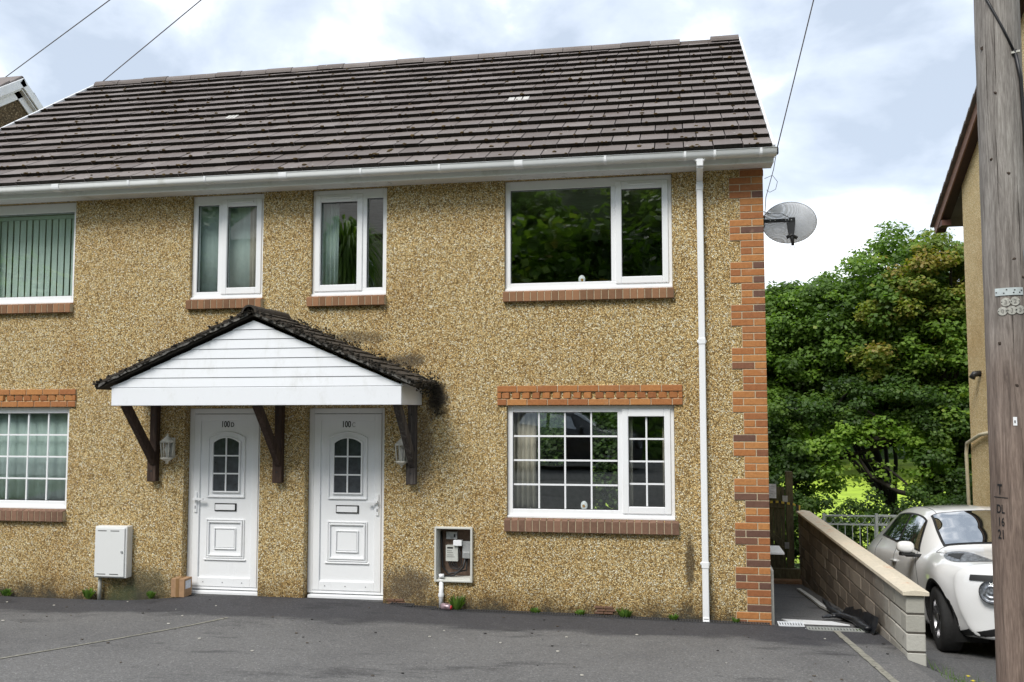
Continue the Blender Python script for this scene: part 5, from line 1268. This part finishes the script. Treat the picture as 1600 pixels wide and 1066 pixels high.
            rm=MB(); wl([(.232,.10),(.225,.102),(.215,.08),(.205,-.06),(.20,-.09)],rm)
            for s_ in range(5):
                a=2*PI*s_/5+.3
                for da in (-.13,.13):
                    P=[]
                    for r,h_,wd_ in ((.04,.075,.028),(.215,.092,.014)):
                        for q_ in (-1,1):
                            x_=r*math.cos(a+da*(r/.215))-q_*wd_*math.sin(a); z_=r*math.sin(a+da*(r/.215))+q_*wd_*math.cos(a)
                            for hh_ in (h_,h_-.03): P.append((hu+x_*math.cos(steer)-hh_*math.sin(steer),sgn*side*(wy+x_*math.sin(steer)+hh_*math.cos(steer)),hh+z_))
                    rm.add(P,[(0,2,6,4),(1,5,7,3),(0,4,5,1),(2,3,7,6),(0,1,3,2),(4,6,7,5)],.5)
            wl([(.05,.085),(.045,.092),(.001,.094)],rm,16); done(rm,'rim',M_rim,wo_)
            dk=MB(); wl([(.21,-.02),(.001,-.02)],dk,24); done(dk,'brake_disc',M_trim,wo_)
    # underbody, interior
    ub=MB(); ub.box(-3.0,.35,-.50,.50,.22,.45); ub.box(-3.0,-.55,-.74,.74,.24,.90) ; done(ub,'underbody',M_dark)
    # seams
    sm2=MB()
    def seam(pts,fn=body,wd_=.004):
        for side in (1,-1):
            P=[]
            for a,c in pts:
                p=fn(a,c); n_=bnorm(fn,a,c); 
                if n_.y<0: n_=-n_
                q_=p+n_*.0008; P.append((q_.x,sgn*side*q_.y,q_.z))
            sm2.tube(P,.0035,4)
    lin=lambda a,b_,n_=14:[(a[0]+(b_[0]-a[0])*i/n_,a[1]+(b_[1]-a[1])*i/n_) for i in range(n_+1)]
    seam(lin((2.75,1.2),(2.62,3.2))+lin((2.62,3.2),(3.0,5.1))); seam(lin((4.93,1.2),(4.93,5.1))); seam(lin((2.15,6.3),(1.9,5.6))+lin((1.9,5.6),(.35,6.62))); seam(lin((6.55,5.0),(6.2,3.0)))
    seam(lin((3.9,6.35),(6.5,6.5)))
    done(sm2,'panel_seams',M_trim)
    return root
M_cg2=simple('tinted_car_glass',(.012,.016,.016),.02,nscale=3,namp=.2,spec=1.0)
M_cg2.node_tree.nodes['Principled BSDF'].inputs['IOR'].default_value=3.2
M_clens=glass('headlamp_glass',(.97,.98,.99),boost=.02)
M_lampin=simple('lamp_silver',(.26,.27,.29),.3,.6,nscale=34,namp=.9)
car('white compact crossover car parked nose-out on the driveway beyond the block wall',(2.676,.73,-.354),.037,.128,M_paint)
# ------------------------------------------------------------------ trees
def leaves(mb_v,mb_f,mb_r,clumps,size,up=.75):
    for (c,r,n,rb) in clumps:
        c=np.array(c); u=rng.normal(size=(n,3)); u/=np.linalg.norm(u,axis=1)[:,None]; rad=rng.random(n)**.45
        P=c+u*rad[:,None]*np.array(r)
        nr=u*.55+np.array([0,-.12,up])+rng.normal(size=(n,3))*.38; nr/=np.linalg.norm(nr,axis=1)[:,None]
        t=np.cross(nr,rng.normal(size=(n,3))); t/=np.linalg.norm(t,axis=1)[:,None]; bt=np.cross(nr,t)
        s=size*rng.uniform(.6,1.25,n)[:,None]
        A=P-t*s*.5; B=P+bt*s*.45-nr*s*.08+t*s*.05; C=P+t*s*.55-nr*s*.12; D=P-bt*s*.45-nr*s*.08+t*s*.05
        base=sum(len(x) for x in mb_v); V=np.stack([A,B,C,D],1).reshape(-1,3); mb_v.append(V)
        mb_f.append(np.arange(4*n).reshape(-1,4)+base); mb_r.append(np.clip(rb+rng.normal(size=n)*.13,0,1))
def leafmesh(name,clumps,size,m,parent,up=.75):
    v,f,r=[],[],[]; leaves(v,f,r,clumps,size,up); v=np.concatenate(v); f=np.concatenate(f); r=np.concatenate(r)
    me=bpy.data.meshes.new(name); nv,nf=len(v),len(f); me.vertices.add(nv); me.loops.add(nf*4); me.polygons.add(nf)
    me.vertices.foreach_set('co',v.astype(np.float32).ravel()); me.loops.foreach_set('vertex_index',f.astype(np.int32).ravel()); me.polygons.foreach_set('loop_start',np.arange(0,nf*4,4,dtype=np.int32)); 
    me.update(calc_edges=True); a=me.attributes.new('rnd','FLOAT','FACE'); a.data.foreach_set('value',r.astype(np.float32)); me.materials.append(m)
    o=bpy.data.objects.new(name,me); COL.objects.link(o); attach(o,parent); return o
def tree(label,base,trunk,lobes,nclump,cr,nleaf,size,m,group='trees beyond the houses',tr=.16,keep=None,name='broadleaf_tree',inner=.35,flat=.6,rb=(.1,.75),limbs=14,dens=2.0):
    t=thing(name,label,'tree',base,group); cl=[]; pts=[]
    tot=sum(l[1][0]*l[1][1]*l[1][2] for l in lobes)
    for (c,r) in lobes:
        k=int(nclump*r[0]*r[1]*r[2]/tot)+1
        for _ in range(k*4):
            if k<=0: break
            u=rng.normal(size=3); u/=np.linalg.norm(u); rad=inner+(1-inner)*rng.random()**.5; p=np.array(c)+u*rad*np.array(r)
            if keep and not keep(p): continue
            s=cr*rng.uniform(.6,1.35); cl.append((p,(s,s,s*flat),int(dens*nleaf*s*s/cr/cr),rng.uniform(*rb))); pts.append(p); k-=1
    leafmesh('crown',cl,size*(.70 if dens>1 else 1),m,t)
    b=MB(); 
    b.tube(trunk,[tr*(1-.55*i/(len(trunk)-1)) for i in range(len(trunk))],9)
    top=Vector(trunk[-1]); idx=rng.choice(len(pts),min(limbs,len(pts)),replace=False)
    for i in idx:
        e=Vector(pts[i]); k=random.randrange(max(0,len(trunk)-3),len(trunk)); s=Vector(trunk[k]); P=[]
        for q in range(7):
            f=q/6; v=s.lerp(e,f); v+=Vector((math.sin(f*5+i),math.cos(f*4+i),math.sin(f*PI)*1.2))*.16*math.sin(f*PI); P.append(v)
        b.tube(P,[tr*.42*(1-.85*q/6)+.006 for q in range(7)],6)
    b.build('trunk',M_bark,t); return t
gap=lambda p: not (2.35<p[0]<5.6 and -1.2<p[2]<1.75 and p[1]>9.6)
tree('large dark green sycamore right beside the yellow neighbour house wall',(5.9,14.6,-2.4),[(5.9,14.6,-2.6),(5.85,14.5,-.5),(5.7,14.4,1.2),(5.5,14.4,2.6),(5.4,14.4,4.0)],[((5.6,14.2,4.2),(2.5,2.3,2.9)),((4.3,13.6,4.3),(1.7,1.6,2.1)),((6.2,13.0,2.4),(1.7,1.6,1.7)),((6.4,12.8,.6),(1.5,1.3,1.2)),((6.4,15,4.9),(1.6,1.6,1.7))],520,.42,85,.155,M_leaf,keep=gap,rb=(.05,.80))
M_bronze=leafmat('bronze_leaf',[(0,(.09,.14,.018)),(.4,(.18,.25,.035)),(.75,(.28,.30,.05)),(1,(.33,.24,.07))])
tree('bronze-tinted maple showing at the top right of the tree group under the brown eave',(5.7,12.9,-2.2),[(5.7,12.9,-2.4),(5.7,12.9,0),(5.6,12.9,2.5),(5.5,12.9,4.6)],[((5.5,12.6,5.35),(1.25,1.0,1.15)),((4.4,12.6,4.75),(.85,.8,.55)),((3.7,12.3,3.35),(.7,.6,.35))],120,.34,80,.125,M_bronze,rb=(.1,.95),tr=.10,limbs=10)
tree('mid-green sycamore in the middle of the tree group beyond the railing',(5.0,15.2,-2.4),[(5.0,15.2,-2.6),(4.9,15.2,-.6),(4.2,15.1,1.8),(3.3,15,3)],[((3.0,15,3.7),(2.1,2,2.3)),((2.0,14.6,2.7),(1.6,1.5,1.8)),((4.0,14.4,3.0),(1.4,1.3,1.4)),((2.6,15.2,5.0),(1.1,1.1,1.0))],430,.40,85,.145,M_leaf,keep=gap,rb=(.0,.62))
tree('lighter green leafy tree rising directly behind the house brick corner',(1.3,15.5,-2.2),[(1.3,15.5,-2.4),(1.3,15.4,0),(1.2,15.3,2),(1.2,15.3,3.2)],[((1.2,15,3.0),(1.5,1.6,2.1)),((1.0,14.4,.9),(1.4,1.3,1.6)),((.4,16,3.2),(1.6,1.6,2.0))],300,.40,80,.14,M_leaf2,keep=gap,rb=(.1,.8))
tree('dark spreading understorey tree with arching limbs framing the bright field gap',(5.0,12.6,-1.8),[(5.35,12.8,-2.0),(5.2,12.7,-.2),(4.95,12.6,.9),(4.6,12.5,1.5),(3.6,12.4,1.75),(2.5,12.4,1.25)],[((5.6,12.0,1.0),(1.2,.9,1.5)),((2.2,12.0,1.5),(1.1,.9,1.0)),((4.0,12.4,2.35),(1.9,1.0,.7)),((1.5,12.2,.4),(1.0,.9,1.1))],170,.34,80,.13,M_leaf3,keep=lambda p:not(2.85<p[0]<4.6 and -1.2<p[2]<1.35),rb=(.1,.9),tr=.15,limbs=8)
# arching branch seen against the field
b=MB(); b.tube([(5.1,12.0,-.6),(5.0,12.0,.6),(4.6,12,1.35),(3.9,12,1.50),(3.1,12,1.45),(2.4,12.0,1.1),(2.0,12,.6)],[.11,.095,.08,.065,.055,.04,.02],8); b.tube([(4.9,12,.1),(4.2,12.0,.25),(3.6,12,.60),(3.3,12,1.1),(2.7,12,1.35)],[.07,.06,.05,.035,.02],7)
tb=thing('bent_tree','low dark bent tree whose bare branches arch in front of the bright field','tree',(5.1,12,-2),'trees beyond the houses'); b.tube([(5.15,12.05,-2.2),(5.1,12.0,-.6)],[.13,.11],8); b.build('trunk',M_bark,tb)
cl=[]
for _ in range(90):
    s=rng.random(); x=2.0+3.3*rng.random(); z=1.50+.45*rng.random()-.45*((x-3.7)/1.5)**2; cl.append((np.array((x,12+rng.normal()*.25,z)),(.28,.28,.14),44,rng.uniform(.3,1)))
for _ in range(40): cl.append((np.array((2.1+.75*rng.random(),12+rng.normal()*.3,rng.uniform(.2,1.6))),(.26,.26,.15),40,rng.uniform(.2,1)))
for _ in range(26): cl.append((np.array((4.5+.8*rng.random(),12+rng.normal()*.3,rng.uniform(.1,1.5))),(.26,.26,.15),40,rng.uniform(.2,1)))
for _ in range(55): cl.append((np.array((rng.uniform(2.3,5.1),12+rng.normal()*.3,rng.uniform(.35,1.45))),(.24,.24,.10),14,rng.uniform(.4,1)))
leafmesh('crown',cl,.095,M_leaf2,tb)
tree('garden tree behind the house, glimpsed through the lower barred window',(-3.0,14.5,-2),[(-3.0,14.5,-2.3),(-3,14.5,-.5),(-3,14.4,1.0)],[((-3.6,14,1.0),(2.4,1.5,2.6)),((-1.2,14,.4),(2.2,1.4,2.6))],330,.5,70,.15,M_leaf3,tr=.12,limbs=6,flat=1.0,inner=.1)
# hedge undergrowth beyond the railing (countable bushes)
for i,(x,y,z,r,lb) in enumerate(((1.15,10.5,-.45,.95,'dark round bush just behind the wooden gate'),(2.2,10.8,-.62,.9,'dark bush behind the left end of the metal railing'),(3.3,11.2,-.58,.9,'low dark bush below the bright field gap'),(4.3,10.8,-.45,.9,'dark bush behind the right section of the railing'),(5.3,10.6,-.35,1.05,'tall dark bush behind the parked car roof'))):
    t=thing('bush',lb,'bush',(x,y,z-r),'bushes beyond the railing'); cl=[]
    for _ in range(46):
        u=rng.normal(size=3); u/=np.linalg.norm(u); cl.append((np.array((x,y,z))+u*r*np.array((1,.8,1.0))*rng.uniform(.5,1),(.26,.26,.18),110,rng.uniform(0,.9)))
    leafmesh('foliage',cl,.075,M_leaf3,t); b=MB()
    for k in range(5): b.tube([(x,y,z-r-.5),(x+random.uniform(-.3,.3),y+random.uniform(-.3,.3),z),(x+random.uniform(-.5,.5),y+random.uniform(-.3,.3),z+.5*r)],[.03,.02,.008],5)
    b.build('stem',M_bark,t)
# far woodland on the hill
cl=[]
for _ in range(520):
    x=rng.uniform(-60,90); y=rng.uniform(88,150); z=float(hgt(x,y)); cl.append((np.array((x,y,z+rng.uniform(1,7))),(4.2,4.2,3.6),44,rng.uniform(0,.8)))
for _ in range(150):
    x=rng.uniform(-6,30); y=rng.uniform(60,88); z=float(hgt(x,y)); 
    cl.append((np.array((x,y,z+rng.uniform(4,11))),(3,3,2.6),60,rng.uniform(0,.8)))
tag(leafmesh('distant_wood',cl,1.1,M_leaf3,None),'far-off dark green woodland across the valley','wood',kind='stuff')
# ------------------------------------------------------------------ across the road (seen mirrored in the windows)
t=thing('house_opposite','stone terraced house across the road, mirrored in the narrow upper window','house',(-15,-27,3))
zb=float(hgt(-15,-24)); b=MB(); holed(b,-20.0,-11.6,zb-1,zb+6.6,-24,[(-17.8,-16.6,zb+3.8,zb+5.4),(-14.6,-13.4,zb+3.8,zb+5.4),(-17.8,-16.6,zb+.9,zb+2.6)],True)
b.add([(-11.6,-24,zb-1),(-11.6,-32,zb-1),(-11.6,-32,zb+6.6),(-11.6,-28,zb+9.2),(-11.6,-24,zb+6.6)],[(0,1,2,3,4)],.5); b.build('wall',simple('pale_stone',(.50,.44,.34),.9,nscale=4,namp=.4),t)
b=MB(); 
for (x0,x1,z0,z1) in ((-17.8,-16.6,zb+3.8,zb+5.4),(-14.6,-13.4,zb+3.8,zb+5.4),(-17.8,-16.6,zb+.9,zb+2.6)): frame_ring(b,x0,x1,z0,z1,.1,-24.1,-24.0); b.box(x0,x1,-24.2,-24.12,z0,z1,mi=1)
b.build('window',[M_white,M_cg2],t); b=MB(); b.add([(-20.3,-23.6,zb+6.4),(-11.3,-23.6,zb+6.4),(-11.3,-28,zb+9.3),(-20.3,-28,zb+9.3)],[(0,1,2,3)],.5); b.add([(-20.3,-32.4,zb+6.4),(-11.3,-32.4,zb+6.4),(-11.3,-28,zb+9.3),(-20.3,-28,zb+9.3)],[(3,2,1,0)],.5); b.build('roof',M_tile,t)
t=thing('cordyline_palm','spiky palm across the road, mirrored in the narrow upper window','palm',(-12.3,-18.5,2)); zb=float(hgt(-12.3,-18.5)); b=MB(); b.tube([(-12.3,-18.5,zb-.3),(-12.3,-18.5,zb+6.9)],[.2,.14],8); b.build('trunk',M_bark,t); b=MB()
for _ in range(620):
    u=Vector((random.gauss(0,1),random.gauss(0,1),random.gauss(.1,.8))).normalized(); p=Vector((-12.3,-18.5,zb+6.9)); l=random.uniform(1.3,2.3); side=u.cross(Vector((.1,.2,1))).normalized()*.03; mid=p+u*l*.6+Vector((0,0,.05)); e=p+u*l+Vector((0,0,-.9))
    b.add([p+side,mid+side,e,mid-side,p-side],[(0,1,2,3,4)],random.random())
b.build('fronds',M_leaf2,t)
for i,(x,y,s,lb) in enumerate(((-7,-22,3.0,'tall tree'),(-2.5,-24,3.4,'tall tree'),(2.5,-21,2.8,'tree'),(7,-24,3.4,'tree'),(-24,-26,3.5,'tree'),(12,-21,3.2,'tree'),(-.2,-32,4.0,'tree'),(6,-34,4.2,'tree'),(-9,-33,4.2,'tree'),(-30,-22,3,'tree'))):
    z=float(hgt(x,y)); tree('leafy %s across the road, mirrored in the windows'%lb,(x,y,z),[(x,y,z-.4),(x,y,z+2),(x,y,z+4)],[((x,y,z+4.4),(s,s,s*1.05)),((x+1,y,z+2.2),(s*.8,s*.8,s*.6))],60,1.15,60,.42,[M_leaf,M_leaf3,M_leaf2][i%3],group='trees across the road',limbs=3,rb=(.2,.9),dens=1)
cl=[]
for _ in range(520):
    x=rng.uniform(-22,22); y=rng.uniform(-46,-17.5); cl.append((np.array((x,y,float(hgt(x,y))+.3)),(1.2,1.2,.6),40,rng.uniform(0,1)))
tag(leafmesh('hillside_scrub',cl,.34,M_leaf2,None),'scrub covering the bank across the road, mirrored in the windows','scrub',kind='stuff')
car('dark car parked across the road, mirrored in the lower barred window',(-2.6,-12.6,float(hgt(-2,-12.5))+.02),PI/2,0,M_paintd)
